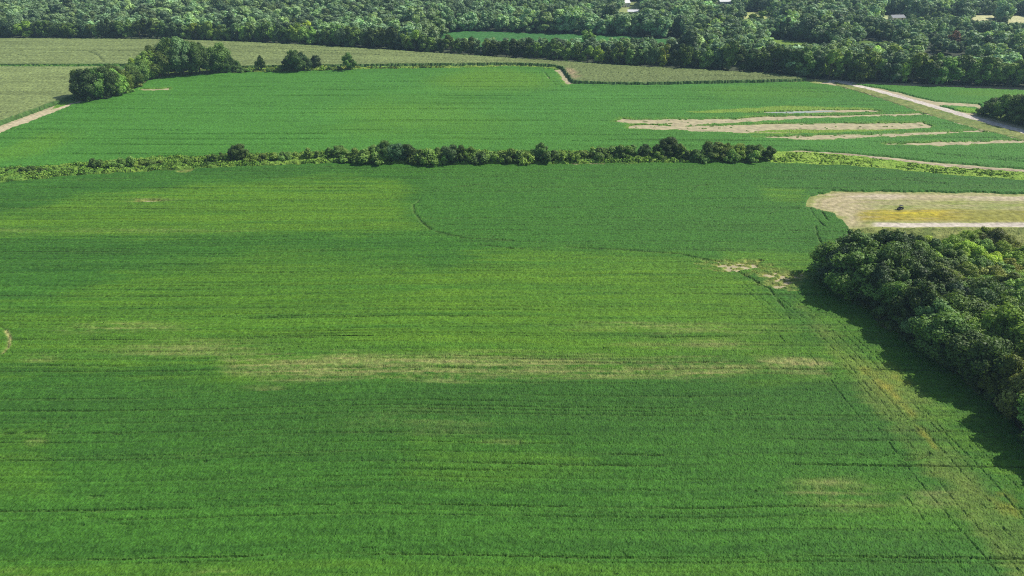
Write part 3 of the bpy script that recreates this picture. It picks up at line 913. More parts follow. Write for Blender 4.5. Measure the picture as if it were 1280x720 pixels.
# ---- the near wood: rows that follow the field edge
EDGE = poly_world([(1042, 362), (1116, 416), (1216, 490), (1304, 575), (1460, 728)])
def along(P, s):
    seg = np.hypot(*np.diff(P, axis=0).T); cs = np.concatenate([[0], np.cumsum(seg)])
    return np.array([np.interp(s, cs, P[:, 0]), np.interp(s, cs, P[:, 1])]), cs[-1]
ed = (EDGE[-1] - EDGE[0]) / np.linalg.norm(EDGE[-1] - EDGE[0])
nrm = np.array([-ed[1], ed[0]])
if nrm[0] < 0: nrm = -nrm
REAR = poly_world([(1020, 338), (1130, 324), (1200, 304), (1290, 291), (1600, 274)])
_, EL = along(EDGE, 0)
nrow = 0
t = 3.0
while t < 78:
    cand = []
    s = -40.0 + (nrow % 2) * 3.3
    while s < EL + 14:
        p, _ = along(EDGE, max(0, min(s, EL)))
        if s < 0: p = p + ed * s
        if s > EL: p = p + ed * (s - EL)
        q = p + nrm * t + np.array([random.uniform(-1.5, 1.5), random.uniform(-1.5, 1.5)])
        ry = np.interp(q[0], REAR[:, 0], REAR[:, 1])
        if q[1] < ry - 2:
            px, py = PX(q[0], q[1])
            tx, ty = PX(q[0], q[1], 14)
            if tx < (1330 if py < 480 else 1480) and ty < 830:
                cand.append((q, px, py))
        s += 6.6
    cand.sort(key=lambda c: -c[0][1])
    nrow += 1
    for j, (q, px, py) in enumerate(cand, 1):
        young = float(smooth(1085, 1200, px) * (1 - smooth(360, 425, py)))
        old2 = float(smooth(1180, 1290, px) * smooth(420, 500, py))
        h = random.uniform(12.5, 18.5) * (1 - young) + random.uniform(7, 10.5) * young
        if old2 > .5: h *= random.uniform(.7, .95)
        if j == 1: h *= .9
        if young > .6:
            tone = random.choice([YG, YG, LG, OL, MDG, LG])
        elif old2 > .6:
            tone = random.choice([MDG, LG, OL, YG, MDG])
        else:
            tone = random.choice([DK, DK, MDG, BLU, MDG, LG if nrow > 2 else DK])
        rowtxt = 'on its field edge' if nrow == 1 else '%s row in from the field' % ordinal(nrow)
        add_tree(q[0], q[1], h, tone, '%s near-wood tree, %s, %s from its far end' % (TONE[tone], rowtxt, ordinal(j)),
                 'trees of the near wood', hi=True, wide=1.12 if young < .5 else 1.3)
    t += 6.3
n_wood = NTREE[0]
# brush on the wood's edge and among the young growth
for i in range(16):
    s = EL * (i + .5) / 16
    p, _ = along(EDGE, s)
    q = p + nrm * random.uniform(-.6, 1.5)
    add_shrub(q[0], q[1], random.uniform(2, 3.4), random.choice([DK, MDG, MDG]), 'dark brush at the foot of the near wood, %s from its far corner' % ordinal(i + 1), 'brush at the foot of the near wood')
k = 0
for px, py in [(1078, 298 + 60), (1152, 330), (1172, 334), (1190, 331), (1208, 330), (1226, 328), (1243, 326), (1258, 327), (1272, 325), (1198, 338), (1216, 337), (1236, 335), (1252, 335), (1270, 336),
               (1222, 346), (1246, 345), (1266, 347), (1280, 356), (1258, 358), (1284, 340)]:
    k += 1
    x, y = G(px, py)
    tn = random.choice([YG, LG, YG, OL])
    add_shrub(x, y, random.uniform(3, 5.5), tn, '%s shrub behind the near wood beside the pale track, %s from left' % (TONE[tn], ordinal(k)), 'shrubs at the back of the near wood')

# ---- left clump, lone trees, roadside clump (photo x, base y, top y, tone, width)
GRP = 'trees of the left clump'
for i, (px, b, tp, tn, w) in enumerate([(106, 124.5, 91, DK, 1.0), (115, 126, 87, DK, 1.0), (127, 124, 86, MDG, 1.0), (139, 122, 89, DK, .95), (150, 120, 91, MDG, .95), (160, 116, 90, YG, .95),
                           (169, 110, 84, MDG, 1), (176, 106, 76, LG, 1), (184, 101, 70, MDG, 1), (192, 98, 64, MDG, .95), (201, 96, 58, DK, .95), (211, 95, 55, DK, .95), (221, 94.5, 54, DK, .95),
                           (231, 94, 52, BLU, .95), (241, 93.5, 53, DK, .95), (251, 93, 55, DK, .95), (259, 92, 62, DK, .9), (271, 91.5, 66, MDG, .9), (278, 91, 56, DK, .85),
                           (288, 91, 70, DK, .9), (298, 90, 76, DK, .75), (146, 108, 82, DK, .9), (134, 110, 86, DK, .9), (170, 100, 74, YG, .9), (215, 89, 54, DK, .9), (238, 88, 54, BLU, .9)], 1):
    x, y = G(px, b)
    add_tree(x, y, height_for(px, b, tp) * 1.08, tn, '%s tree in the left clump between corn and soybeans, %s along it' % (TONE[tn], ordinal(i)) if i <= 21 else
             '%s tree at the back of the left clump, against the corn, %s of five' % (TONE[tn], ordinal(i - 21)), GRP, hi=True, wide=w * 1.05)
for i, (px, b, tp, w) in enumerate([(96, 125.5, 117, 1), (103, 127, 120, 1), (112, 128, 121, .9), (135, 124.5, 116, 1), (150, 121.5, 113, 1), (163, 117, 108, 1), (174, 110, 101, 1), (268, 92, 83, 1), (283, 91.5, 82, 1), (294, 91, 83, 1)], 1):
    x, y = G(px, b)
    add_shrub(x, y, height_for(px, b, tp), random.choice([DK, MDG, OL]), 'green brush at the foot of the left tree clump, %s along it' % ordinal(i), 'brush along the left clump', w)
LONE = [(322, 89, 76, DK, .7, 'thin ragged dark tree, smallest of the lone trees right of the left clump'), (328, 88.5, 70, DK, .55, 'slim dark tree with a forked top, beside the corn right of the left clump'),
        (361, 90, 72, DK, .9, 'dark tree on the left side of the lone pair beside the corn'), (370, 90, 61, DK, 1.0, 'tallest dark tree of the lone pair at the corn edge'),
        (380, 89, 66, BLU, .8, 'narrow bluish tree leaning behind the tallest lone tree'), (396, 85.5, 68, BLU, .85, 'small round bluish tree standing inside the corn edge'),
        (437, 88.5, 65, MDG, .95, 'lone round-topped tree farthest right on the corn edge, shading the grass beside it')]
for px, b, tp, tn, w, lb in LONE:
    x, y = G(px, b)
    add_tree(x, y, height_for(px, b, tp), tn, lb, 'lone trees on the corn edge', hi=True, wide=w * 1.25)
for i, (px, b, tp, tn) in enumerate([(312, 91, 84, LG), (336, 91, 84, DK), (345, 90.5, 84, YG), (352, 90, 81, MDG), (386, 90, 83, DK), (404, 89, 83, LG), (412, 88.5, 83, LG), (424, 88.5, 82, DK), (304, 91.5, 83, DK)], 1):
    x, y = G(px, b)
    add_shrub(x, y, height_for(px, b, tp), tn, '%s bush under the lone trees on the corn edge, %s in its line' % (TONE[tn], ordinal(i)), 'bushes under the lone trees', 1)
for i, (px, b, tp, tn) in enumerate([(q[0] + 2, q[1] - 6, q[2], q[3]) for q in [(1236, 151, 122, DK), (1248, 155, 117, MDG), (1262, 158, 117, DK), (1276, 162, 118, DK), (1292, 165, 118, DK), (1246, 145, 119, MDG), (1262, 147, 118, DK), (1282, 150, 117, MDG),
                                     (1304, 158, 118, DK), (1318, 168, 122, DK)]], 1):
    x, y = G(px, b)
    add_tree(x, y, height_for(px, b, tp), tn, '%s tree in the clump above the gravel road, %s of ten' % (TONE[tn], ordinal(i)), 'trees of the roadside clump', hi=True, wide=1.3)
for i, (px, b) in enumerate([(1226, 143), (1240, 147.5), (1256, 152), (1270, 156), (1286, 160)], 1):
    x, y = G(px, b)
    add_shrub(x, y, 4, DK, 'dark bush hugging the gravel road below the right clump, %s from left' % ordinal(i), 'bushes below the roadside clump', 1)

# ---- hedgerow trees and shrubs (x, base y, top y, tone)
HEDGE = [(300, 203, 178, DK), (290, 204, 186, DK), (278, 204, 189, MDG), (310, 203, 188, DK), (470, 204, 180, DK), (482, 205, 176, DK), (497, 205, 175, BLU), (511, 205, 179, DK), (548, 206, 182, DK),
         (563, 206, 178, BLU), (577, 206, 179, DK), (589, 205, 181, MDG), (677, 205, 178, DK), (665, 205, 186, DK), (835, 198, 172, DK), (820, 198, 178, DK), (805, 198, 179, DK), (848, 199, 179, DK), (790, 198, 179, DK),
         (884, 203, 176, MDG), (896, 203, 175, LG), (908, 203, 178, DK), (922, 203, 180, MDG), (935, 203, 179, DK), (947, 203, 180, DK), (958, 203, 182, DK), (426, 200, 180, DK), (412, 198, 184, DK), (692, 204, 186, MDG)]
HEDGE.sort()
for i, (px, b, tp, tn) in enumerate(HEDGE, 1):
    x, y = G(px, b - 2)
    add_tree(x, y, height_for(px, b - 2, tp) * .93, tn, '%s small tree rising from the hedgerow across the fields, %s from left' % (TONE[tn], ordinal(i)), 'small trees of the hedgerow', hi=True, wide=random.uniform(1.1, 1.45) * (.8 if px < 320 else 1))
HS = [(52, 216, 209), (122, 211, 195), (115, 212, 202), (143, 210, 199), (155, 209, 196), (166, 208.5, 196), (178, 208, 197), (190, 207.5, 198), (200, 207, 200), (236, 206, 197), (246, 205, 196), (262, 205, 193), (270, 205, 191),
      (286, 203, 190), (318, 203, 191), (330, 202, 190), (345, 201, 189), (358, 200, 188), (372, 199, 189), (386, 199, 183), (398, 199, 187), (434, 203, 184), (446, 203, 183), (456, 204, 184), (474, 206, 190), (522, 204, 185),
      (532, 204, 184), (540, 206, 186), (600, 204, 187), (612, 203, 187), (624, 204, 187), (636, 204, 186), (648, 205, 186), (656, 205, 188), (704, 203, 188), (716, 202, 188), (728, 199, 186), (740, 198, 182), (752, 198, 182),
      (763, 197, 180), (774, 197, 181), (782, 198, 182), (826, 200, 186), (858, 201, 187), (868, 202, 188), (876, 203, 186), (915, 204, 188), (940, 204, 188), (430, 205, 194), (555, 207, 192), (684, 206, 190)]
for i in range(46):
    px = random.uniform(-60, 960)
    b = float(np.interp(px, [-60, 0, 200, 430, 560, 680, 960], [229, 224, 211, 203, 205, 204, 202])) - random.uniform(0, 9)
    HS.append((px, b, b - random.uniform(5, 9)))
HS.sort()
for i, (px, b, tp) in enumerate(HS, 1):
    x, y = G(px, b)
    bright = random.random() < .58
    tn = random.choice([LG, LG, MDG]) if bright else random.choice([DK, MDG, DK])
    add_shrub(x, y, max(1.6, height_for(px, b, tp) * .9), tn, ('%s shrub in the hedgerow across the fields, %s from left' if i <= 49 else '%s shrub in the hedgerow across the fields, %s from right') % (TONE[tn], ordinal(i) if i <= 49 else ordinal(len(HS) + 1 - i)),
              'shrubs of the hedgerow', 1.25)
# vines and leafy weeds over the hedgerow floor
def clump_field(name, pts, n, hmin, hmax, tones, label, leaf=.30, per=46, seed=0, cat='weeds'):
    rg = np.random.default_rng(seed)
    P = poly_world(pts)
    lo, hi = P.min(0), P.max(0)
    X = rg.uniform(lo[0], hi[0], n * 12); Y = rg.uniform(lo[1], hi[1], n * 12)
    ok = (sd_poly(X, Y, P) > .5) & (vn(X, Y, 9, 6, seed) > -.45)
    X, Y = X[ok][:n], Y[ok][:n]; n = len(X)
    hh = rg.uniform(hmin, hmax, n) * (1 + .4 * vn(X, Y, 7, 7, seed + 1))
    rr = hh * rg.uniform(.6, 1.1, n)
    d = rg.normal(size=(n, per, 3)); d[..., 2] = np.abs(d[..., 2]); d /= np.linalg.norm(d, axis=2)[..., None]
    p = d * (rg.uniform(.7, 1.1, (n, per, 1))) * np.stack([rr, rr, hh], 1)[:, None, :] + np.stack([X, Y, 0 * X], 1)[:, None, :]
    p = p.reshape(-1, 3); dd = d.reshape(-1, 3)
    nn = dd + rg.normal(0, .5, dd.shape); nn /= np.linalg.norm(nn, axis=1)[:, None]
    a = np.cross(nn, rg.normal(size=nn.shape)); a /= np.linalg.norm(a, axis=1)[:, None]; b = np.cross(nn, a)
    s = (leaf * rg.uniform(.6, 1.3, len(p)))[:, None]
    V = np.stack([p - a * s, p + b * s * .8, p + a * s, p - b * s * .8], 1).reshape(-1, 3)
    F = np.arange(len(V)).reshape(-1, 4)
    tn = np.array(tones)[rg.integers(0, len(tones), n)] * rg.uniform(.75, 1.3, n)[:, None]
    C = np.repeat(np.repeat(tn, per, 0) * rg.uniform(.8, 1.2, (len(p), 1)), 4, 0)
    o = link(name, mesh_from(name, V, F, M_FIELD, C))
    tag(o, label, cat, kind='stuff')
    return o


clump_field('vines', [(-200, 240), (0, 213), (100, 207), (200, 199), (300, 197), (400, 192), (560, 192), (700, 192), (840, 194), (960, 193), (962, 203.3), (680, 205), (560, 206), (430, 204), (300, 208), (200, 213), (100, 219), (0, 228), (-200, 242)],
            5200, .7, 2.0, [(.12, .24, .035), (.17, .30, .04), (.05, .11, .02), (.20, .33, .05), (.13, .26, .035)], 'tangled light green vines carpeting the hedgerow', .34, 44, 31)
clump_field('weeds', [(962, 191), (1000, 190.5), (1071, 196), (1182, 209.5), (1280, 216.5), (1400, 228), (1400, 236), (1280, 225), (1168, 217.5), (1057, 207), (962, 203)],
            1500, .3, .8, [(.19, .32, .04), (.24, .36, .06), (.14, .26, .035)], 'tufted weeds in the light green grass margin', .28, 30, 37)
clump_field('weeds', [(270, 86), (320, 85), (440, 85), (560, 84.5), (560, 85.6), (440, 88), (330, 91), (270, 92)],
            420, .8, 1.9, [(.15, .22, .03), (.24, .28, .05), (.07, .13, .03)], 'pale yellow-green weeds between the lone trees', .5, 30, 38)
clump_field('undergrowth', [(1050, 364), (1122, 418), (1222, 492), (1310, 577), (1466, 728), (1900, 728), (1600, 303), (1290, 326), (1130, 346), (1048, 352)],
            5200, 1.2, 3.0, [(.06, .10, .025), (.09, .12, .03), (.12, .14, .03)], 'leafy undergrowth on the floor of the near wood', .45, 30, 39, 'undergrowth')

# ---- front row of the far woods
ANCH = [(230, "the left clump"), (437, "the lone round tree"), (705, "the corn notch"), (1046, "the gravel road's end"), (1262, "the roadside clump")]
row = []
x = float(G(-40, 49)[0])
xe = float(G(1325, 113)[0])
while x < xe:
    row.append(x)
    x += random.uniform(6.6, 8.6)
pxs = [float(PX(x, tline_y(x) + 4)[0]) for x in row]
SPECIAL = {}
for i, x in enumerate(row):
    y = float(tline_y(x)) + random.uniform(3, 6.5)
    px = pxs[i]
    h = float(np.interp(px, [-50, 300, 520, 560, 850, 900, 1040, 1300], [15, 17, 18, 15, 16, 20, 20, 21])) * random.uniform(.8, 1.12)
    a = min(ANCH, key=lambda A: abs(A[0] - px))
    side = 'left' if px < a[0] else 'right'
    n = sum(1 for q in pxs if min(px, a[0]) <= q <= max(px, a[0]))
    tn = random.choices([DK, MDG, BLU, LG, YG], [5, 4, 3, 1.6, .5])[0]
    add_tree(x, y, h, tn, '%s tree fronting the far woods, %s %s of %s' % (TONE[tn], ordinal(max(1, n)), side, a[1]),
             'front row trees of the far woods', wide=random.uniform(.95, 1.3))
# standout trees inside the woods
SP = [(386, 47, 24, YG, 'bright yellow-green tree just behind the front of the far woods, upper middle-left'), (1190, 60, 38, BR, 'rusty brown dying tree among the green far woods at upper right'),
      (735, 55, 37, LG, 'pale tree topping the wood before the far green strip'), (1112, 84, 53, YG, 'large yellow-green crown above the gravel road in the far woods'),
      (716, 62, 48, YG, 'yellow crown in the tree line below the far green strip'), (915, 72, 44, YG, 'golden-green tall tree in the tree line left of the grassy gap'), (945, 42, 12, DK, 'big dark round tree standing before the small pale clearing')]
for px, b, tp, tn, lb in SP:
    x, y = G(px, b)
    add_tree(x, y, height_for(px, b, tp), tn, lb, 'standout trees in the far woods', wide=1.35)
print('TREES', n_wood, len(row), NTREE[0])

# ---- the mass of the far woods: one object, instanced on points
CLEAR = [poly_world(p) for p in [
    [(540, 44), (582, 39.5), (650, 41.2), (800, 46.8), (850, 50), (852, 72), (740, 68), (640, 62), (560, 56)],          # green strip
    [(962, 49), (1030, 55.5), (1040, 78), (965, 74)],
    [(922, 15.5), (945, 15.5), (965, 20), (966, 26), (930, 27)],
    [(1214, 20), (1242, 19.5), (1243, 29), (1222, 28.5)], [(1250, 20), (1290, 20.2), (1290, 32), (1262, 31)],
    [(1100, 20), (1135, 20.5), (1135, 28.5), (1105, 28)],
    [(770, 2), (800, 2), (803, 19), (774, 19)], [(893, -4), (918, -4), (920, 8), (895, 8)],
    [(1068, 50), (1118, 53), (1120, 58.5), (1070, 56)], [(1148, 68), (1210, 69), (1210, 75), (1150, 75)]]]
YOUNG = [poly_world(p) for p in [[(1110, 50), (1330, 47), (1330, 70), (1200, 70), (1120, 62)], [(1090, 30), (1330, 30), (1330, 39), (1090, 39)]]]
sp = 9.6
gx = np.arange(-1050, 1120, sp); gy = np.arange(400, 1330, sp)
X, Y = np.meshgrid(gx, gy); X = X.ravel() + R.uniform(-4.2, 4.2, X.size); Y = Y.ravel() + R.uniform(-4.2, 4.2, Y.size)
ok = (Y > tline_y(X) + 11.5) & (np.abs(X) < Y * .86 + 60)
for P in CLEAR:
    ok &= sd_poly(X, Y, P) < -2
for px, b, *_ in SP:
    sx_, sy_ = G(px, b); ok &= np.hypot(X - sx_, Y - sy_) > 7
ok &= vn(X, Y, 22, 16, 3000) > -.86
X, Y = X[ok], Y[ok]
hh = R.uniform(12, 21, len(X)) * (1 + .22 * vn(X, Y, 60, 45, 3001))
hh *= np.where(R.random(len(X)) < .06, 1.2, 1)
yg = np.zeros(len(X), bool)
for P in YOUNG: yg |= sd_poly(X, Y, P) > 0
hh = np.where(yg, hh * .55, hh)
# lower trees in front of clearings and houses so they can be seen
for P in CLEAR:
    a = P[:, 0] / P[:, 1]; Yc = P[:, 1].min() + 6
    if P is CLEAR[0]: Yc = float(G(700, 50.5)[1])
    if P is CLEAR[1]: Yc = float(G(1000, 58)[1])
    front = (X / Y > a.min() - .002) & (X / Y < a.max() + .002) & (Y < Yc)
    hh = np.where(front, np.minimum(hh, np.maximum(3.5, CAM_H * (1 - Y / Yc) + 2.0)), hh)
npt = len(X)
print('WOODLAND', npt)
mw = bpy.data.meshes.new('woodland')
mw.vertices.add(npt); mw.vertices.foreach_set('co', np.stack([X, Y, 0 * X], 1).astype(np.float32).ravel())
wd = R.uniform(.95, 1.65, npt)
a1 = mw.attributes.new('scl', 'FLOAT_VECTOR', 'POINT'); a1.data.foreach_set('vector', np.stack([hh * wd, hh * wd, hh], 1).astype(np.float32).ravel())
a2 = mw.attributes.new('rot', 'FLOAT_VECTOR', 'POINT'); a2.data.foreach_set('vector', np.stack([0 * X, 0 * X, R.uniform(0, 6.28, npt)], 1).astype(np.float32).ravel())
a3 = mw.attributes.new('pick', 'INT', 'POINT'); a3.data.foreach_set('value', R.integers(0, len(LO), npt).astype(np.int32))
wo = link('woodland', mw)
wo.color = (.200, .310, .155, 1)  # distance haze mixed into the colour: paler and bluer than nearer foliage
tag(wo, 'dense mixed green woodland filling the distance behind the front row of trees', 'woodland', kind='stuff')
srcs = []
for me in LO:
    srcs.append(next(o for o in bpy.data.objects if o.name.startswith('crown') and o.data == me))
ng = bpy.data.node_groups.new('woodland_nodes', 'GeometryNodeTree')
ng.interface.new_socket('Geometry', in_out='INPUT', socket_type='NodeSocketGeometry')
ng.interface.new_socket('Geometry', in_out='OUTPUT', socket_type='NodeSocketGeometry')
gi = ng.nodes.new('NodeGroupInput'); go = ng.nodes.new('NodeGroupOutput')
iop = ng.nodes.new('GeometryNodeInstanceOnPoints'); gti = ng.nodes.new('GeometryNodeGeometryToInstance')
for s in reversed(srcs):
    oi = ng.nodes.new('GeometryNodeObjectInfo'); oi.inputs['Object'].default_value = s; oi.transform_space = 'ORIGINAL'
    ng.links.new(oi.outputs['Geometry'], gti.inputs[0])
ng.links.new(gi.outputs[0], iop.inputs['Points']); ng.links.new(gti.outputs[0], iop.inputs['Instance'])
iop.inputs['Pick Instance'].default_value = True
for nm, ty, sock in (('scl', 'FLOAT_VECTOR', 'Scale'), ('rot', 'FLOAT_VECTOR', 'Rotation'), ('pick', 'INT', 'Instance Index')):
    na = ng.nodes.new('GeometryNodeInputNamedAttribute'); na.data_type = ty; na.inputs['Name'].default_value = nm
    src = na.outputs['Attribute']
    if nm == 'rot':
        er = ng.nodes.new('FunctionNodeEulerToRotation'); ng.links.new(src, er.inputs[0]); src = er.outputs[0]
    ng.links.new(src, iop.inputs[sock])
ng.links.new(iop.outputs[0], go.inputs[0])
wo.modifiers.new('trees', 'NODES').node_group = ng

# clearings inside the woods
strip('soybean_crop', [(535, 44), (582, 39.8), (650, 41.4), (800, 47), (850, 50.5), (852, 72), (740, 68), (640, 62), (555, 56)], (.045, .15, .035), (.06, .18, .045), .8,
      'narrow green crop strip showing between two belts of the far woods', 2.2, 2300, mat=M_CROP, cat='crop')
strip('grass', [(962, 49), (1030, 55.5), (1040, 78), (965, 74)], (.13, .22, .035), (.19, .29, .05), .4, 'bright grass in the narrow gap of the woods above the gravel road', 2, 2320)
strip('grass', [(918, 15), (945, 15.3), (968, 19), (966, 27), (926, 28)], (.36, .42, .12), (.46, .48, .20), .3, 'pale grass clearing beside the big dark round tree', 3, 2340)
strip('grass', [(1210, 19.5), (1242, 19.2), (1243, 30), (1220, 29.5)], (.48, .48, .24), (.56, .54, .30), .3, 'left one of two pale hay clearings in the far upper right woods', 3, 2360)
strip('grass', [(1250, 19.8), (1300, 20), (1300, 33), (1262, 32)], (.48, .48, .24), (.56, .54, .30), .3, 'right one of two pale hay clearings in the far upper right woods', 3, 2380)
strip('grass', [(1100, 19.5), (1135, 20), (1136, 28.8), (1104, 28.5)], (.34, .42, .16), (.52, .52, .30), .3, 'pale yard around the small house in the far woods', 3, 2400)
strip('grass', [(768, 2), (802, 2), (804, 19.5), (772, 19.5)], (.22, .28, .10), (.36, .40, .16), .3, 'yard of the two white houses in the far woods', 3, 2420)
strip('grass', [(1066, 50), (1118, 53), (1121, 59), (1068, 57)], (.07, .14, .03), (.13, .2, .04), .6, 'grassy ride crossing the far woods at right', 2, 2440)

# ---- houses in the far woods
M_WALL = mat_plain('white_siding', (.72, .71, .68), .7, .06, .8)
M_ROOF = mat_plain('pale_roof', (.80, .80, .79), .45, .05, .5)
M_ROOFB = mat_plain('grey_shingles', (.30, .31, .33), .9, .15, 1)
M_GLASS = mat_plain('window_glass', (.03, .04, .05), .1)
M_DOOR = mat_plain('painted_door', (.22, .08, .05), .5)


def box(V, F, x0, x1, y0, y1, z0, z1):
    o = len(V)
    V += [(x0, y0, z0), (x1, y0, z0), (x1, y1, z0), (x0, y1, z0), (x0, y0, z1), (x1, y0, z1), (x1, y1, z1), (x0, y1, z1)]
    F += [(o, o + 3, o + 2, o + 1), (o + 4, o + 5, o + 6, o + 7), (o, o + 1, o + 5, o + 4), (o + 1, o + 2, o + 6, o + 5), (o + 2, o + 3, o + 7, o + 6), (o + 3, o, o + 4, o + 7)]


def box_mesh(name, bs, mat):
    V, F = [], []
    for b in bs: box(V, F, *b)
    return mesh_from(name, V, F, mat)


def house(px, py, L, D, hw, hr, rot, roofm, label):
    x, y = G(px, py)
    o = link('house', None, loc=(x, y, 0)); o.rotation_euler = (0, 0, rot)
    tag(o, label, 'house', 'small houses in the far woods')
    l, d = L / 2, D / 2
    V = [(-l, -d, 0), (l, -d, 0), (l, d, 0), (-l, d, 0), (-l, -d, hw), (l, -d, hw), (l, d, hw), (-l, d, hw), (-l, 0, hw + hr), (l, 0, hw + hr)]
    me = bpy.data.meshes.new('wall')
    me.from_pydata(V, [], [(0, 1, 5, 4), (2, 3, 7, 6), (1, 2, 6, 9, 5), (3, 0, 4, 8, 7)]); me.materials.append(M_WALL)
    link('wall', me, o)
    e = .6; th = .22; sl = hr / d
    V = []
    for sx in (-l - e, l + e):
        for (yy, zz) in ((-d - e, hw - e * sl + .05), (0, hw + hr + .05), (d + e, hw - e * sl + .05)):
            V += [(sx, yy, zz), (sx, yy, zz + th)]
    F = [(1, 3, 9, 7), (3, 5, 11, 9), (0, 6, 8, 2), (2, 8, 10, 4), (0, 1, 7, 6), (4, 10, 11, 5), (0, 2, 3, 1), (2, 4, 5, 3), (6, 7, 9, 8), (8, 9, 11, 10)]
    me = bpy.data.meshes.new('roof'); me.from_pydata(V, [], F); me.materials.append(roofm)
    rf = link('roof', me, o)
    link('chimney', box_mesh('chimney', [(l * .4, l * .4 + .8, -.4 + d * .3, .4 + d * .3, hw + hr * .3, hw + hr + .9)], M_ROOFB), rf)
    link('door', box_mesh('door', [(-.5, .5, -d - .06, -d + .02, 0, 2.1)], M_DOOR), o)
    for wx in (-l * .65, l * .55):
        w = link('window', box_mesh('window', [(wx - .7, wx + .7, -d - .04, -d + .02, .9, 2.2)], M_GLASS), o)
        link('frame', box_mesh('frame', [(wx - .8, wx - .7, -d - .07, -d + .01, .8, 2.3), (wx + .7, wx + .8, -d - .07, -d + .01, .8, 2.3), (wx - .7, wx + .7, -d - .07, -d + .01, 2.2, 2.3), (wx - .7, wx + .7, -d - .07, -d + .01, .8, .9)], M_WALL), w)
    return o


house(780, 9, 11, 8, 5.2, 3.0, .3, M_ROOF, 'white house with a pale roof, the higher of two among the far trees')
house(792, 17.5, 13, 7, 2.8, 1.6, -.1, M_ROOF, 'low house with a bright white roof, nearer of the two in the yard')
house(906, 5, 15, 9, 3.2, 2.0, .05, M_ROOF, 'long white-roofed house at the top edge above the pale clearing')
house(1120, 25, 14, 8, 2.8, 2.2, .15, M_ROOFB, 'grey-roofed house in a pale yard in the upper right woods')

# ---- the small dark utility vehicle on the fallow patch
M_BODY = mat_plain('dark_body_plastic', (.022, .020, .024), .45)
M_TYRE = mat_plain('tyre_rubber', (.018, .018, .018), .9)
M_RIM = mat_plain('rim_metal', (.25, .25, .26), .4, metal=.8)
M_SEAT = mat_plain('seat_vinyl', (.05, .045, .045), .6)
M_BED = mat_plain('cargo_bed_grey', (.14, .13, .14), .6)
M_LAMP = mat_plain('lamp_lens', (.7, .7, .68), .15)


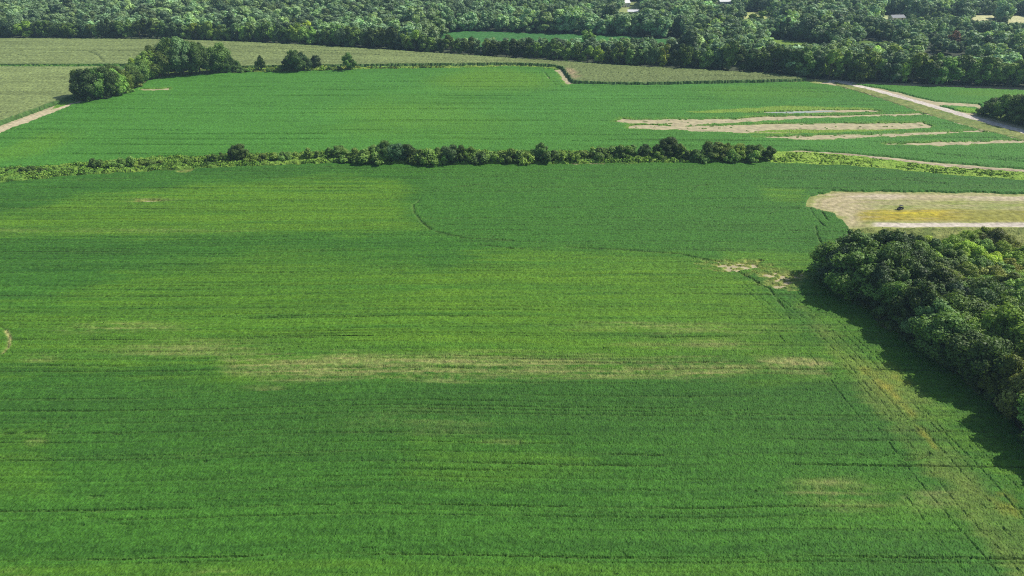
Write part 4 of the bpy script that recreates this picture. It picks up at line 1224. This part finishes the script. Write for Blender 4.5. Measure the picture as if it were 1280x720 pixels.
def utv():
    import bmesh
    x, y = G(1125, 262.5)
    o = link('utility_vehicle', None, loc=(x, y, .04)); o.rotation_euler = (0, 0, math.radians(38))
    tag(o, 'small dark open utility vehicle parked alone on the bare pale patch above the near wood', 'vehicle')
    # body tub: tapered hood at +x
    V = [(-.1, -.65, .45), (1.0, -.65, .45), (1.55, -.6, .5), (-.1, .65, .45), (1.0, .65, .45), (1.55, .6, .5),
         (-.1, -.7, .75), (.75, -.7, 1.12), (1.55, -.6, .86), (-.1, .7, .75), (.75, .7, 1.12), (1.55, .6, .86), (.25, -.7, .75), (.25, .7, .75), (.25, -.65, .45), (.25, .65, .45)]
    F = [(0, 14, 12, 6), (14, 1, 7, 12), (1, 2, 8, 7), (3, 9, 13, 15), (15, 13, 10, 4), (4, 10, 11, 5), (2, 5, 11, 8), (7, 8, 11, 10), (12, 7, 10, 13), (6, 12, 13, 9), (0, 6, 9, 3), (0, 3, 15, 14), (14, 15, 4, 1), (1, 4, 5, 2)]
    me = bpy.data.meshes.new('body'); me.from_pydata(V, [], F); me.materials.append(M_BODY)
    link('body', me, o)
    link('chassis', box_mesh('chassis', [(-1.5, 1.5, -.35, .35, .32, .44)], M_BODY), o)
    link('cargo_bed', box_mesh('cargo_bed', [(-1.55, -.45, -.72, .72, .66, .72), (-1.55, -.45, -.72, -.66, .72, 1.05), (-1.55, -.45, .66, .72, .72, 1.05), (-1.55, -1.49, -.66, .66, .72, 1.05), (-.51, -.45, -.66, .66, .72, 1.05)], M_BED), o)
    link('seat', box_mesh('seat', [(-.4, .05, -.6, .6, .76, .95), (-.42, -.28, -.6, .6, .95, 1.45)], M_SEAT), o)
    # roll cage from tubes
    V, F = [], []

    def tube(a, b, r=.03, n=6):
        a, b = np.array(a, float), np.array(b, float); d = b - a; d /= np.linalg.norm(d)
        u = np.cross(d, [.2, .3, 1.]); u /= np.linalg.norm(u); w = np.cross(d, u); off = len(V)
        for q in (a, b):
            for k in range(n):
                t = 2 * math.pi * k / n; V.append(tuple(q + (u * math.cos(t) + w * math.sin(t)) * r))
        for k in range(n): F.append((off + k, off + (k + 1) % n, off + n + (k + 1) % n, off + n + k))
    for sy in (-.68, .68):
        tube((.75, sy, 1.1), (.3, sy, 1.92)); tube((.3, sy, 1.92), (-.5, sy, 1.92)); tube((-.5, sy, 1.92), (-.5, sy, .7))
    tube((.3, -.68, 1.92), (.3, .68, 1.92)); tube((-.5, -.68, 1.92), (-.5, .68, 1.92)); tube((-.5, -.68, 1.4), (-.5, .68, 1.4))
    link('roll_cage', mesh_from('roll_cage', V, F, M_BODY), o)
    link('roof', box_mesh('roof', [(-.58, .4, -.74, .74, 1.95, 2.0)], M_BODY), o)
    # steering wheel
    bm = bmesh.new()
    n = 14
    ring = []
    for i in range(n):
        a = 2 * math.pi * i / n
        ring.append([bm.verts.new(((.17 + .02 * math.cos(b)) * math.cos(a), (.17 + .02 * math.cos(b)) * math.sin(a), .02 * math.sin(b))) for b in (0, 2.09, 4.19)])
    for i in range(n):
        for j in range(3):
            bm.faces.new((ring[i][j], ring[(i + 1) % n][j], ring[(i + 1) % n][(j + 1) % 3], ring[i][(j + 1) % 3]))
    me = bpy.data.meshes.new('steering_wheel'); bm.to_mesh(me); bm.free(); me.materials.append(M_TYRE)
    s = link('steering_wheel', me, o, (.42, .3, 1.2)); s.rotation_euler = (0, math.radians(-50), 0)

    def cyl(name, r, w, mat, seg=20, bev=.04):
        bm = bmesh.new()
        prof = [(0, -w), (r - bev, -w), (r, -w + bev), (r, w - bev), (r - bev, w), (0, w)]
        rings = [[bm.verts.new((a * math.cos(2 * math.pi * k / seg), b, a * math.sin(2 * math.pi * k / seg))) for k in range(seg)] if a else [bm.verts.new((0, b, 0))] for a, b in prof]
        for p, q in zip(rings[:-1], rings[1:]):
            for k in range(seg):
                if len(p) == 1: bm.faces.new((p[0], q[k], q[(k + 1) % seg]))
                elif len(q) == 1: bm.faces.new((p[k], q[0], p[(k + 1) % seg]))
                else: bm.faces.new((p[k], q[k], q[(k + 1) % seg], p[(k + 1) % seg]))
        bmesh.ops.recalc_face_normals(bm, faces=bm.faces)
        me = bpy.data.meshes.new(name); bm.to_mesh(me); bm.free(); me.materials.append(mat)
        return me
    ty, ri = cyl('tyre', .33, .13, M_TYRE), cyl('rim', .17, .14, M_RIM, 14, .02)
    for wx in (1.05, -1.0):
        for wy in (-.68, .68):
            w = link('wheel', ty, o, (wx, wy, .33)); link('rim', ri, w)
    for wy in (-.45, .45):
        link('headlight', box_mesh('headlight', [(1.55, 1.59, wy - .12, wy + .12, .68, .8)], M_LAMP), o)
    return o


utv()

# ------------------------------------------------------------------ haze
V, F = [], []
box(V, F, gx0 - 20, gx1 + 20, gy0 - 20, gy1 + 20, -1.0, 125.0)
mh = bpy.data.materials.new('haze_air'); mh.use_nodes = True
n = mh.node_tree; n.nodes.clear()
out = n.nodes.new('ShaderNodeOutputMaterial'); pv = n.nodes.new('ShaderNodeVolumePrincipled')
pv.inputs['Color'].default_value = (.52, .80, 1.0, 1); pv.inputs['Density'].default_value = .00012; pv.inputs['Anisotropy'].default_value = .1
n.links.new(pv.outputs[0], out.inputs['Volume'])
hz = link('haze', mesh_from('haze', V, F, mh))
tag(hz, 'thin blue summer haze over the whole landscape', kind='stuff')
